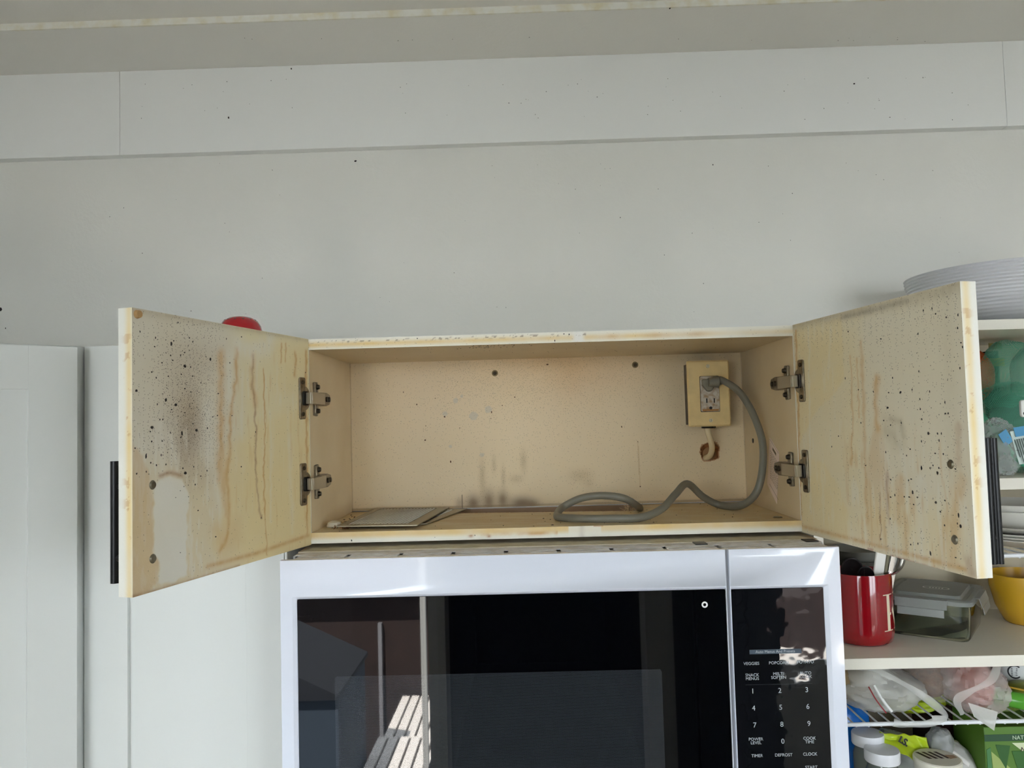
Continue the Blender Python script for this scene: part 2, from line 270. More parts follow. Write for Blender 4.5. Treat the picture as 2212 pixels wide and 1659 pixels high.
LK=[(0.2944,0.2738,0.0021),(0.226,0.2612,0.0021),(0.2719,0.2493,0.0021),(0.348,0.2181,0.0021),(0.3034,0.209,0.0021),(0.2876,0.2035,0.0021),(0.2525,0.1739,0.0021),(0.3248,0.1783,0.0021),(0.2775,0.1705,0.0021),(0.3343,0.1467,0.0021),(0.2719,0.1244,0.0021),(0.3426,0.2826,0.0011),(0.283,0.2995,0.0011),(0.3192,0.2781,0.0011),(0.3207,0.2681,0.0011),(0.2903,0.2775,0.0011),(0.2638,0.2836,0.0011),(0.2581,0.2794,0.0011),(0.1636,0.2948,0.0011),(0.195,0.2891,0.0011),(0.1884,0.2589,0.0011),(0.2955,0.2602,0.0011),(0.292,0.2548,0.0011),(0.2721,0.2654,0.0011),(0.279,0.2615,0.0011),(0.2618,0.2488,0.0011),(0.3093,0.2507,0.0011),(0.3253,0.2394,0.0011),(0.3185,0.2333,0.0011),(0.2994,0.2362,0.0011),(0.2779,0.2394,0.0011),(0.2584,0.2385,0.0011),(0.2439,0.231,0.0011),(0.2721,0.2229,0.0011),(0.262,0.2194,0.0011),(0.3169,0.2039,0.0011),(0.2943,0.198,0.0011),(0.2723,0.1948,0.0011),(0.2116,0.219,0.0011),(0.2228,0.1898,0.0011),(0.2135,0.1917,0.0011),(0.313,0.1869,0.0011),(0.3084,0.1869,0.0011),(0.2586,0.1817,0.0011),(0.2327,0.1762,0.0011),(0.3277,0.1736,0.0011),(0.2967,0.172,0.0011),(0.3098,0.1628,0.0011),(0.3257,0.1628,0.0011),(0.2795,0.166,0.0011),(0.3114,0.1472,0.0011),(0.3273,0.1393,0.0011),(0.3187,0.1363,0.0011),(0.3038,0.1363,0.0011),(0.2762,0.1301,0.0011),(0.2577,0.1308,0.0011),(0.3341,0.1302,0.0011),(0.348,0.129,0.0011),(0.2552,0.1095,0.0011),(0.2454,0.1189,0.0011),(0.234,0.1247,0.0011),(0.2504,0.0785,0.0011),(0.2186,0.043,0.0011),(0.1351,0.1697,0.0011),(0.1666,0.1253,0.0011),(0.0092,0.2566,0.0011),(0.3501,0.1563,0.0011),(0.185,0.1915,0.0011),(0.1249,0.0543,0.0011),(0.2795,0.1893,0.0006),(0.2932,0.1951,0.0006),(0.2542,0.1922,0.0006),(0.2344,0.2633,0.0006),(0.2782,0.2506,0.0006),(0.3016,0.2224,0.0006),(0.2744,0.1917,0.0006),(0.2671,0.0964,0.0006),(0.255,0.3001,0.0006),(0.2744,0.2465,0.0006),(0.295,0.1463,0.0006),(0.2716,0.2292,0.0006),(0.3116,0.2594,0.0006),(0.2974,0.2143,0.0006),(0.2921,0.2096,0.0006),(0.226,0.2593,0.0006),(0.3022,0.2257,0.0006),(0.2486,0.2526,0.0006),(0.238,0.2863,0.0006),(0.3082,0.2156,0.0006),(0.3036,0.2445,0.0006),(0.268,0.1756,0.0006),(0.2771,0.228,0.0006),(0.2418,0.1927,0.0006),(0.2873,0.1507,0.0006),(0.3048,0.2045,0.0006),(0.2617,0.2146,0.0006),(0.2962,0.1952,0.0006),(0.295,0.2438,0.0006),(0.3084,0.147,0.0006),(0.2958,0.1541,0.0006),(0.2696,0.2276,0.0006),(0.2616,0.1996,0.0006),(0.2761,0.2861,0.0006),(0.2788,0.167,0.0006),(0.2671,0.1613,0.0006),(0.2373,0.1923,0.0006),(0.2212,0.2995,0.0006),(0.2571,0.2091,0.0006),(0.2308,0.235,0.0006),(0.3337,0.1495,0.0006),(0.3159,0.2766,0.0006),(0.2855,0.1809,0.0006),(0.2944,0.2036,0.0006),(0.3303,0.1272,0.0006),(0.2823,0.2073,0.0006),(0.2639,0.205,0.0006),(0.2744,0.2626,0.0006),(0.2837,0.1907,0.0006),(0.2504,0.2208,0.0006),(0.278,0.196,0.0006),(0.2644,0.203,0.0006),(0.2872,0.2399,0.0006),(0.2483,0.1985,0.0006),(0.2813,0.034,0.0006),(0.2557,0.1686,0.0006),(0.2757,0.2671,0.0006),(0.2477,0.2192,0.0006),(0.2794,0.1601,0.0006),(0.2514,0.2014,0.0006),(0.2807,0.1047,0.0006),(0.2637,0.2687,0.0006),(0.2591,0.206,0.0006),(0.2798,0.178,0.0006),(0.2747,0.109,0.0006),(0.2748,0.2005,0.0006),(0.2467,0.245,0.0006),(0.2513,0.2175,0.0006),(0.2459,0.2605,0.0006),(0.2679,0.2988,0.0006),(0.2925,0.2124,0.0006),(0.2674,0.11,0.0006),(0.2256,0.2893,0.0006),(0.3014,0.1494,0.0006),(0.2674,0.2865,0.0006),(0.2662,0.2738,0.0006),(0.3032,0.2772,0.0006),(0.2884,0.0977,0.0006),(0.2697,0.2195,0.0006),(0.2047,0.2416,0.0006),(0.2844,0.2271,0.0006),(0.2684,0.2303,0.0006),(0.238,0.2306,0.0006),(0.2646,0.2021,0.0006),(0.3033,0.2627,0.0006),(0.28,0.2094,0.0006),(0.2764,0.2176,0.0006)]
RK=[(0.2462,0.1955,0.0021),(0.2205,0.1783,0.0021),(0.2918,0.148,0.0021),(0.2767,0.1083,0.0021),(0.3031,0.1045,0.0021),(0.2589,0.0797,0.0021),(0.2978,0.0716,0.0021),(0.3324,0.0617,0.0021),(0.2841,0.0138,0.0021),(0.3344,0.0501,0.0021),(0.1447,0.2803,0.0012),(0.2141,0.2627,0.0012),(0.2946,0.2856,0.0012),(0.3089,0.2856,0.0012),(0.3141,0.279,0.0012),(0.3485,0.2728,0.0012),(0.3468,0.2591,0.0012),(0.2832,0.2605,0.0012),(0.3505,0.2432,0.0012),(0.3524,0.2385,0.0012),(0.3469,0.2168,0.0012),(0.2329,0.2136,0.0012),(0.2813,0.2179,0.0012),(0.2239,0.1964,0.0012),(0.2976,0.1943,0.0012),(0.2804,0.1866,0.0012),(0.3211,0.1816,0.0012),(0.2802,0.1751,0.0012),(0.3208,0.1696,0.0012),(0.3253,0.1695,0.0012),(0.2819,0.1636,0.0012),(0.2114,0.1628,0.0012),(0.2244,0.1571,0.0012),(0.2176,0.1445,0.0012),(0.245,0.1598,0.0012),(0.3066,0.1477,0.0012),(0.3128,0.1478,0.0012),(0.3085,0.1402,0.0012),(0.2792,0.1388,0.0012),(0.2121,0.1243,0.0012),(0.2515,0.1215,0.0012),(0.2585,0.1292,0.0012),(0.301,0.1259,0.0012),(0.3141,0.1255,0.0012),(0.2913,0.1091,0.0012),(0.2964,0.1124,0.0012),(0.3057,0.1098,0.0012),(0.3316,0.1104,0.0012),(0.2189,0.0916,0.0012),(0.2527,0.0927,0.0012),(0.2574,0.0946,0.0012),(0.2256,0.0734,0.0012),(0.2171,0.0703,0.0012),(0.2432,0.0731,0.0012),(0.2521,0.0735,0.0012),(0.2668,0.0744,0.0012),(0.3125,0.0751,0.0012),(0.2595,0.0656,0.0012),(0.3043,0.0622,0.0012),(0.2141,0.0438,0.0012),(0.3097,0.048,0.0012),(0.3299,0.0526,0.0012),(0.2634,0.0215,0.0012),(0.2504,0.0185,0.0012),(0.3243,0.0157,0.0012),(0.1931,0.0166,0.0012),(0.1329,0.2193,0.0012),(0.1614,0.2029,0.0012),(0.2677,0.1979,0.0012),(0.1098,0.1425,0.0012),(0.092,0.1279,0.0012),(0.1689,0.106,0.0012),(0.1633,0.1602,0.0012),(0.1934,0.199,0.0012),(0.3307,0.2728,0.0012),(0.2795,0.2782,0.0005),(0.3089,0.0047,0.0005),(0.3285,0.225,0.0005),(0.3077,0.0697,0.0005),(0.3205,0.1245,0.0005),(0.3272,0.2052,0.0005),(0.2989,0.1761,0.0005),(0.318,0.0729,0.0005),(0.2684,0.1286,0.0005),(0.2137,0.2561,0.0005),(0.2857,0.1382,0.0005),(0.3178,0.1111,0.0005),(0.2238,0.1696,0.0005),(0.3074,0.1306,0.0005),(0.1931,0.0438,0.0005),(0.3231,0.2326,0.0005),(0.2811,0.1642,0.0005),(0.3139,0.1803,0.0005),(0.2353,0.1377,0.0005),(0.3395,0.2288,0.0005),(0.2144,0.1024,0.0005),(0.3221,0.1334,0.0005),(0.2564,0.0461,0.0005),(0.3172,0.2375,0.0005),(0.3276,0.2065,0.0005),(0.2379,0.0493,0.0005),(0.256,0.0607,0.0005),(0.2169,0.0371,0.0005),(0.234,0.2242,0.0005),(0.2753,0.1747,0.0005),(0.2703,0.0366,0.0005),(0.3101,0.2527,0.0005),(0.2455,0.1232,0.0005),(0.2666,0.0821,0.0005),(0.2793,0.239,0.0005),(0.2293,0.0455,0.0005),(0.2473,0.0678,0.0005),(0.3321,0.1076,0.0005),(0.2941,0.1095,0.0005),(0.2379,0.0301,0.0005),(0.2599,0.0334,0.0005),(0.2377,0.0414,0.0005),(0.3081,0.1095,0.0005),(0.2722,0.2236,0.0005),(0.3109,0.1684,0.0005),(0.3015,0.2231,0.0005),(0.22,0.2267,0.0005),(0.3191,0.2113,0.0005),(0.3268,0.1659,0.0005),(0.286,0.1716,0.0005),(0.297,0.233,0.0005),(0.2503,0.0259,0.0005),(0.2236,0.0943,0.0005),(0.2528,0.1847,0.0005),(0.2135,0.2599,0.0005),(0.324,0.0606,0.0005),(0.3062,0.0639,0.0005),(0.3369,0.2145,0.0005),(0.2842,0.1366,0.0005),(0.274,0.0289,0.0005),(0.2979,0.0251,0.0005),(0.214,0.0944,0.0005)]
WSP=[(-0.3486,0.6787,0.0024),(0.1506,0.554,0.001),(0.3286,0.6494,0.0012),(-1.0299,0.415,0.0035),(-1.0199,0.3784,0.0012),(-0.1428,0.5571,0.00046926970625722764),(0.5788,0.6446,0.0006513910400261043),(0.6337,0.6204,0.0006771352340891431),(0.1346,0.6487,0.0005895098021977179),(0.2844,0.52,0.0007625326842911045),(-0.6928,0.6156,0.00045547376398900733),(-0.0699,0.3898,0.0006952142285679562),(0.4103,0.5366,0.0007730476084622143),(-0.7935,0.6026,0.0007371180006276856),(0.3241,0.5279,0.0004438561915329853),(-0.4945,0.6178,0.0005405922075422845),(0.4752,0.5898,0.0008431998655396386),(0.6007,0.6293,0.0005894082011498752),(-0.0887,0.6613,0.0006123626758762956),(0.6475,0.6105,0.000698422820880542),(-0.7583,0.5143,0.0008476517247117921),(-0.6091,0.6829,0.00044175179873847737),(-0.0026,0.6603,0.0004424182808882674),(-0.0868,0.3912,0.0006100537123859681),(-0.2606,0.4809,0.0004467088993670332),(0.0675,0.611,0.0007044441741691353),(0.7399,0.6249,0.000677530359786842),(0.1152,0.6165,0.0005341552761826009),(0.7882,0.3424,0.00046066781233496985),(0.282,0.3713,0.0005183930492465933),(0.1247,0.6484,0.0005829734289857217),(0.2308,0.4803,0.0007873125005055727),(-0.8206,0.5865,0.0008320180299941768),(0.0726,0.5269,0.0006010851509823358),(0.78,0.4681,0.0004091833076586732),(0.4555,0.5516,0.0006167862471629218),(-0.5915,0.5499,0.0005623547815334012),(-0.8169,0.5008,0.0004515347179677494),(0.4325,0.6436,0.0007903606666640737),(0.4677,0.5007,0.000754723955608096),(-0.5296,0.4594,0.0006125035101467854),(-0.5614,0.3924,0.0006004520129780367),(-0.3068,0.416,0.0005846799892899981),(0.2238,0.6064,0.0008216368566286451),(-0.5081,0.6667,0.0008876294762253247),(-0.6659,0.4008,0.0008930830490598914),(0.1169,0.6581,0.0004304553562791565),(-0.6,0.5668,0.0007057743385985268),(0.7492,0.5346,0.0004703222546015552),(0.036,0.6227,0.0004432941308151889),(0.0202,0.4551,0.0004327984445539388),(-0.1659,0.4585,0.0007820851251292612),(-0.2891,0.4073,0.000484539933738069),(0.3018,0.424,0.0008401278630214943),(-0.0844,0.6381,0.00042422981067318964)]
TSP=[(-0.5832,0.7631,0.0018),(-0.4634,0.8537,0.0018),(0.5924,0.7878,0.0016),(0.2673,0.7468,0.0008),(0.0762,0.8052,0.0007778102389889092),(-0.6283,0.7779,0.0005334447213669536),(-0.7418,0.8331,0.0006740185033896112),(0.1233,0.7854,0.0005038298556891956),(0.0007,0.7426,0.0007212578836079681),(0.7205,0.7951,0.000995892329150136),(0.6372,0.7548,0.0007140972548439704),(0.0872,0.7428,0.0004393474871401055),(0.2538,0.768,0.000580190895785329),(0.3814,0.7487,0.00046192604198881394),(0.3427,0.7724,0.0006941294262806917),(0.2459,0.8095,0.0007617507324928208),(-0.1706,0.7541,0.0005386631714011599),(0.5342,0.7428,0.0007749915979620254),(0.6189,0.798,0.0007581755314080348),(0.2072,0.7582,0.0006440058853710736),(-0.6524,0.8289,0.0007648695815473127),(-0.4732,0.8333,0.0006128765342739214),(-0.0169,0.7778,0.0004155829937914514),(0.4617,0.7784,0.000869692480511114),(-0.7492,0.7672,0.0007541471398558311),(0.7704,0.7133,0.0008996706313099297),(-0.5931,0.8133,0.0005387898837841304),(0.4691,0.7901,0.0005326926847194508),(-0.5859,0.8325,0.0009628785206913331),(0.773,0.7645,0.0008446337224101456),(-0.0212,0.7791,0.0006216930145367706),(0.2421,0.7942,0.0005538187895567224),(0.0588,0.8038,0.0006635534923669607),(0.7246,0.7956,0.00046195226245870257),(0.5008,0.8003,0.0005507417178552356),(0.579,0.7517,0.0005324205993366673),(-0.669,0.8222,0.000580089235479645),(0.4977,0.7234,0.0008717732294571375),(0.6553,0.7218,0.0009259452774111191),(0.6833,0.7178,0.00045664909942209984),(-0.2571,0.8104,0.0007625022753555274),(0.0173,0.7926,0.0009022624577245076),(-0.1283,0.8092,0.0005658330856303323),(-0.0304,0.7719,0.0007410630082603231),(-0.0638,0.8089,0.0006412994983444144),(-0.2453,0.8165,0.0007263289616712769),(-0.4624,0.7781,0.0007952575664072065),(-0.5432,0.7881,0.0006027079014848665),(-0.0535,0.7731,0.0008569622543776101),(0.628,0.7392,0.0005267400027677755),(0.0963,0.7908,0.0004114730090041748),(0.1125,0.7789,0.0009201443287457564),(-0.2486,0.7605,0.0007084863863990387),(-0.6047,0.7824,0.0005707948979035034),(0.0838,0.8135,0.00040648186199322234),(0.689,0.7951,0.0004894669785882186),(-0.5019,0.8317,0.0008944401344200081),(0.8011,0.7404,0.000637275479984663),(0.6365,0.758,0.00048090591807093124),(0.3285,0.7809,0.0005619543382614273),(-0.2529,0.7986,0.0005094584992506187),(0.2054,0.7422,0.0007424632631460306),(-0.7477,0.7901,0.0004120719579391985),(-0.0043,0.7495,0.0008062889088412812)]
SSP=[(0.2221,0.1034,0.0022),(-0.2475,0.1807,0.001),(0.5856,0.2381,0.0005636846450788576),(-0.5015,0.1572,0.0008078759073942355),(-0.3803,0.1637,0.0008488720670874854),(-0.2215,0.1792,0.0007272465956743982),(0.6106,0.2274,0.0005118448147375512),(0.3937,0.2233,0.00045794176960045136),(-0.5126,0.1525,0.0007258809751318156),(0.5729,0.228,0.0005216911115012824),(0.2578,0.2096,0.0009080073724161242),(0.723,0.2509,0.000829399487472381),(-0.013,0.1847,0.0008848804420173043),(-0.1502,0.1819,0.000779287456243828),(0.6672,0.2404,0.0009507286749752793),(0.6633,0.232,0.0006127810817667536),(0.5564,0.2363,0.0009814675652631704)]
# ------------------------------------------------------------ materials
wallp = mat('wall paint', sr(232, 231, 224), .5, spec=.4, bump=.25, bscale=160, vary=.03, vscale=3)
ceilp = mat('ceiling paint', sr(238, 236, 229), .55, bump=.15, bscale=120)
trimp = mat('trim paint', sr(240, 241, 238), .4, bump=.1, bscale=90)
cabw = mat('white cabinet paint', sr(226, 229, 226), .38, bump=.04, bscale=60)
shelfm = mat('cream laminate', sr(232, 228, 214), .45)
inner = mat('laminate inside', sr(205, 198, 178), .5)
steel = mat('hinge nickel', sr(150, 140, 122), .34, metal=1., bump=.2, bscale=500, vary=.4, vscale=140)
steel_d = mat('dark nickel', sr(70, 62, 50), .45, metal=.8)
steel_b = mat('bright arm', sr(176, 170, 156), .28, metal=1.)
black = mat('black metal', sr(14, 15, 17), .3, metal=.3)
whitepl = mat('white enamel', sr(226, 231, 243), .16, spec=.5, coat=.6)
greypl = mat('grey edge', sr(160, 162, 165), .35)
blackp = mat('black plastic', sr(10, 10, 12), .4)
grime = mat('dark grime', sr(34, 26, 20), .7)
redgl = mat('red speck', sr(140, 52, 26), .5)
tan = mat('grimy top sheet', sr(212, 206, 184), .8, spec=.1, vary=.35, vscale=40, vcol=sr(194, 184, 156), bump=.3, bscale=90)
ventp = mat('grimy vent plastic', sr(236, 236, 238), .7, spec=.2, vary=.3, vscale=60, vcol=sr(218, 213, 206))
doorm = painted('stained laminate'); insm = painted('yellowed laminate', sc=640., bump=.25)
DEP = .2745; HC = .3076; WO = .381; WI = .365; T = .016; YW = .2805
ZC = .8596; FZ = -1.70

# ------------------------------------------------------------ the room
def slab(name, x0, x1, y0, y1, z0, z1, m): return struct(MB().box(x0, x1, y0, y1, z0, z1).make(name, m))
slab('wall_kitchen', -2.3, 2.6, YW, YW+.12, FZ, ZC+.35, wallp)
slab('floor', -2.6, 2.6, -3.2, YW+.12, FZ-.1, FZ, mat('floor oak', sr(176, 160, 138), .4, vary=.2, vscale=6))
slab('ceiling', -2.6, 2.6, -3.2, .1036+.0, ZC+.0115, ZC+.2, ceilp)
slab('trim_1', -1.9, 2.6, .1036, YW, ZC, ZC+.2, ceilp)
edge = mat('soffit edge paint', sr(238, 237, 228), .4, vary=.15, vscale=38, vcol=sr(226, 218, 190))
tr = struct(MB().box(-1.9, 2.6, .0996, .1036, ZC, ZC+.0115).make('trim_2', edge))
for i, (a, b) in enumerate(((-1.9, -.7909), (-.7903, .8707), (.8713, 2.6))):
    struct(MB().box(a, b, YW-.02, YW, .698, ZC).make('trim_%d' % (3+i), trimp, bevel=.0006))
def sidewall(name, x0, x1, ya, yb):
    b = MB(); b.box(x0, x1, -3.2, ya, FZ, ZC+.2).box(x0, x1, yb, YW, FZ, ZC+.2).box(x0, x1, ya, yb, FZ, -.45).box(x0, x1, ya, yb, .70, ZC+.2); struct(b.make(name, wallp))
sidewall('wall_left', -2.35, -2.25, -2.7, -2.0); sidewall('wall_right', 2.6, 2.7, -2.7, -2.0)
slab('wall_left_return', -2.3, -1.31, -1.5, YW, FZ, ZC+.1, wallp)
slab('wall_right_blocker', 1.55, 2.65, -.9, YW, FZ, ZC+.1, wallp)  # unseen wall added to darken the right side and the open shelves
# back wall with a sliding glass door, an added doorway and a window
bwall = MB()
for d in ((-2.6, -2.35, FZ, ZC+.2), (-2.35, -.51, .62, ZC+.2), (-.51, -.47, FZ, ZC+.2), (-.47, .54, .40, ZC+.2), (.54, .67, FZ, ZC+.2),
          (.67, 1.0, FZ, ZC+.2), (1.0, 2.6, FZ, -1.15), (.67, 2.6, .70, ZC+.2)):
    bwall.box(d[0], d[1], -3.2, -3.0, d[2], d[3])
struct(bwall.make('wall_behind', wallp))
dark_box = MB(); dark_box.box(-.57, -.47, -5.2, -3.2, FZ, .5).box(.56, .66, -5.2, -3.2, FZ, .5).box(-.62, .66, -5.3, -5.2, FZ, .5).box(-.62, .66, -5.2, -3.2, .42, .5).box(-.62, .66, -5.2, -3.2, FZ-.1, FZ)  # added dark box behind the doorway, keeps the middle of the glass reflection black
struct(dark_box.make('wall_dark_box', mat('dark box paint', sr(52, 50, 50), .7)))
glassm = bpy.data.materials.new('window glass'); glassm.use_nodes = True; nt = glassm.node_tree
for n in list(nt.nodes):
    if n.type != 'OUTPUT_MATERIAL': nt.nodes.remove(n)
tb = nt.nodes.new('ShaderNodeBsdfTransparent'); gb = nt.nodes.new('ShaderNodeBsdfGlossy'); gb.inputs['Roughness'].default_value = 0
fr = nt.nodes.new('ShaderNodeFresnel'); fr.inputs[0].default_value = 1.45; ms = nt.nodes.new('ShaderNodeMixShader')
nt.links.new(fr.outputs[0], ms.inputs[0]); nt.links.new(tb.outputs[0], ms.inputs[1]); nt.links.new(gb.outputs[0], ms.inputs[2]); nt.links.new(ms.outputs[0], nt.nodes['Material Output'].inputs[0])
def window(name, x0, x1, z0, z1, mull):
    f = MB()
    f.box(x0, x1, -3.09, -3.03, z0, z0+.05).box(x0, x1, -3.09, -3.03, z1-.05, z1).box(x0, x0+.05, -3.09, -3.03, z0, z1).box(x1-.05, x1, -3.09, -3.03, z0, z1)
    for q in mull: f.box(q-.03, q+.03, -3.09, -3.03, z0, z1)
    o = struct(f.make(name, trimp)); bxs = [x0+.05]+[q for q in mull]+[x1-.05]
    for a, b in zip(bxs[:-1], bxs[1:]): MB().box(a+.03, b-.03, -3.063, -3.057, z0+.05, z1-.05).make('pane', glassm, o)
    return o
def added_sidewindow(name, x, y0, y1, z0, z1):
    f = MB()
    f.box(x-.02, x+.02, y0, y1, z0, z0+.05).box(x-.02, x+.02, y0, y1, z1-.05, z1).box(x-.02, x+.02, y0, y0+.05, z0, z1).box(x-.02, x+.02, y1-.05, y1, z0, z1)
    o = struct(f.make(name, trimp)); MB().box(x-.003, x+.003, y0+.05, y1-.05, z0+.05, z1-.05).make('pane', glassm, o)
window('window_1', -2.25, -.51, FZ, .62, (-1.46,))
window('window_2', 1.0, 2.6, -1.15, .70, (1.8,))
added_sidewindow('added_window_3', -2.30, -2.7, -2.0, -.45, .70)  # both side windows are added to brighten the open doors' inner faces
added_sidewindow('added_window_4', 2.65, -2.7, -2.0, -.45, .70)
# outdoors, lower than this storey
gnd = struct(MB().box(-40, 40, -60, -3.4, -6.2, -6.0).make('ground', mat('yard', sr(48, 50, 44), .9, vary=.5, vscale=.5)))
nb = thing('neighbour_house', (-3.2, -11.5, -6.0), 'brown shingled house with a ribbed pale roof below, mirrored in the microwave glass', 'house')
brownw = mat('brown siding', sr(40, 26, 22), .9, vary=.4, vscale=3)
MB().box(-4.15, -.9, -15, -11.8, -6, -2.0).make('wall', brownw, nb)
MB().prism([(-15.3, -2.3), (-11.3, -2.3), (-13.3, -1.5)], (-4.4, 0, 0), (0, 1, 0), (0, 0, 1), (3.7, 0, 0)).make('gable_roof', mat('dark shingle', sr(60, 62, 70), .9), nb)
roofm = mat('pale ribbed roof', sr(225, 220, 214), .6); ribm = mat('roof rib shade', sr(90, 84, 80), .8)
for y0, y1, zt in ((-11.6, -9.9, -4.10), (-9.55, -8.2, -3.93)):
    MB().box(-2.12, -.9, y0, y1, zt-.2, zt-.05).make('porch_roof', ribm, nb)
    for i in range(8):
        MB().prism([(y0, zt-.02), (y1, zt), (y1, zt-.06), (y0, zt-.08)], (-2.1+i*.15, 0, 0), (0, 1, 0), (0, 0, 1), (.115, 0, 0)).make('roof_board', roofm, nb)
MB().box(-2.12, -.9, -8.2, -8.1, -4.3, -3.95).make('porch_fascia', roofm, nb)
MB().box(-2.50, -2.44, -11.79, -11.7, -6, -3.0).make('downpipe', mat('grey pipe', sr(120, 120, 124), .5), nb)
sd = thing('garden_shed', (-3.6, -9, -6.0), 'blue grey shed beside the brown house, mirrored in the microwave glass', 'shed')
shm = mat('blue grey shed', sr(40, 52, 64), .85)
MB().box(-4.6, -2.15, -9.0, -7.6, -6, -2.75).make('wall', shm, sd)
MB().prism([(-4.8, -2.75), (-2.13, -2.75), (-2.13, -2.70), (-3.4, -2.1), (-4.8, -2.70)], (0, -9.1, 0), (1, 0, 0), (0, 0, 1), (0, 1.6, 0)).make('roof', mat('navy roof', sr(16, 21, 28), .9), sd)
tg_ = thing('garden_tree', (-6, -16, -6.0), 'dark green tree beyond the neighbouring roofs, mirrored in the microwave glass', 'tree')
from mathutils import noise as _nz
MB().blob((-5.6, -17, -2.6), (2.8, 1.5, 3.2), lambda u: 1+.3*_nz.noise(u*4), 40, 28).make('crown', mat('dark foliage', sr(16, 30, 20), .95, bump=1., bscale=6), tg_)
MB().frust((-5.6, -17, -6), (-5.6, -17, -4), .25, .2, 12).make('trunk', mat('bark', sr(40, 30, 24), .9), tg_)
pk = tag(MB().box(-1.285, -1.222, -8.0, -7.94, -6, -.9).make('reflection_post', mat('pale post', sr(150, 150, 146), .6), bevel=.004), 'added pale post outdoors, making a bright upright line in the microwave glass', 'post')  # added sunlit post, stands in for the bright window frame line in the glass
gg = thing('reflection_garage', (5, -11, -6.0), 'added pale building front outdoors to the right, making bright patches in the control panel', 'reflection_garage')  # added building, its pale parts make the bright control panel reflections
MB().box(3.0, 6.5, -13, -11.05, -6, -2.6).make('wall', brownw, gg)
MB().box(3.0, 4.4, -11.05, -11.0, -3.85, -3.45).make('fascia', roofm, gg); MB().box(4.6, 5.4, -11.05, -11.0, -4.6, -3.3).make('shutter', roofm, gg)
wbk = thing('reflection_cupboard', (.87, -2.7, FZ), 'added tall dark cupboard behind the viewer, keeping the microwave glass reflection black', 'cupboard')  # added unseen block, blacks out the right part of the glass reflection
MB().box(.675, 1.06, -2.99, -2.5, FZ, .35).make('carcass', mat('dark cupboard', sr(24, 22, 22), .6), wbk, bevel=.004)
for xx in (.685, .875): MB().box(xx, xx+.18, -2.5, -2.48, FZ+.08, .33).make('door', mat('dark cupboard', sr(24, 22, 22), .6), wbk, bevel=.003)

# ------------------------------------------------------------ the open cabinet over the microwave
cab = thing('wall_cabinet', (0, .13, 0), 'yellowed cream wall cabinet with both doors open above the white microwave', 'cabinet')
base_in = sr(226, 207, 172)
def in_side(u, v):
    C = flat(base_in, .03)(u, v); mixc(C, sr(196, 168, 112), .5*fbm(u, v, 14, 3)); return C
def side_front(u, v):
    C = flat(sr(240, 228, 190), .0)(u, v); return C
for sgn in (-1, 1):
    x0 = -WO if sgn < 0 else WI
    paint_box('side_panel', insm, cab, (x0, 0, T), (T, 0, 0), (0, DEP, 0), (0, 0, HC-2*T), {'a1' if sgn < 0 else 'a0': in_side, '*': flat(sr(236, 232, 216))}, .004)
def rail_top(u, v):   # v up
    C = flat(sr(244, 240, 226))(u, v); n = fbm(u, v, 40, 2)
    band = np.exp(-((v-.007)/.0042)**2); lvl = np.where(u < .43, .55+.3*fbm(u, v*0, 14, 5), .30+.75*np.clip(fbm(u, v*0, 9, 8)-.35, 0, 1)); mixc(C, sr(236, 205, 132), band*lvl*(.6+.8*n))
    for c, w in ((.545, .02), (.475, .018), (.60, .02)): mixc(C, sr(205, 158, 88), .55*np.exp(-((u-c)/w)**2)*band*(.4+n))
    mixc(C, sr(244, 241, 232), np.exp(-((u-.425)/.009)**4))
    mixc(C, sr(120, 92, 60), .7*(fbm(u, v*3, 220, 4) > .60)*(u < .44)*np.exp(-((v-.0115)/.0018)**2))
    C[..., 3] = .02; return C
def rail_bot(u, v):
    C = flat(sr(244, 240, 226))(u, v); n = fbm(u, v, 40, 6)
    mixc(C, sr(230, 196, 122), np.clip((v-.0045)/.006, 0, 1)*(.55+.5*n)*np.where((u > .40) & (u < .45), .2, 1))
    mixc(C, sr(206, 150, 66), .8*np.exp(-((v-.007)/.0028)**2)*(u > .27)*(u < .385)*np.clip(fbm(u, v, 70, 12)*2-.5, 0, 1))
    for c, vv, r in ((.255, .0055, .0035), (.282, .0045, .0028)): mixc(C, sr(176, 106, 30), .9*np.exp(-(((u-c)/r)**2+((v-vv)/.0018)**2)))
    mixc(C, sr(184, 120, 44), .85*(np.abs(u-.448-(v-.01)*.3) < .009*np.clip((v-.008)/.006, 0, 1)+.0015)*(v > .004)*(n > .3))
    mixc(C, sr(120, 100, 84), .5*np.exp(-((u-.421)/.004)**2)*n*1.4)
    return C
def roof_in(u, v):
    C = flat(base_in, .02)(u, v); mixc(C, sr(190, 160, 108), .45*fbm(u, v, 12, 8)); C[..., 3] = .03+.35*np.exp(-(((u-.30)/.07)**2+((v-.03)/.04)**2))
    return C
paint_box('top_panel', insm, cab, (-WO, 0, HC-T), (2*WO, 0, 0), (0, DEP, 0), (0, 0, T), {'b0': rail_top, 'c0': roof_in, '*': flat(sr(238, 234, 220))}, .0016)
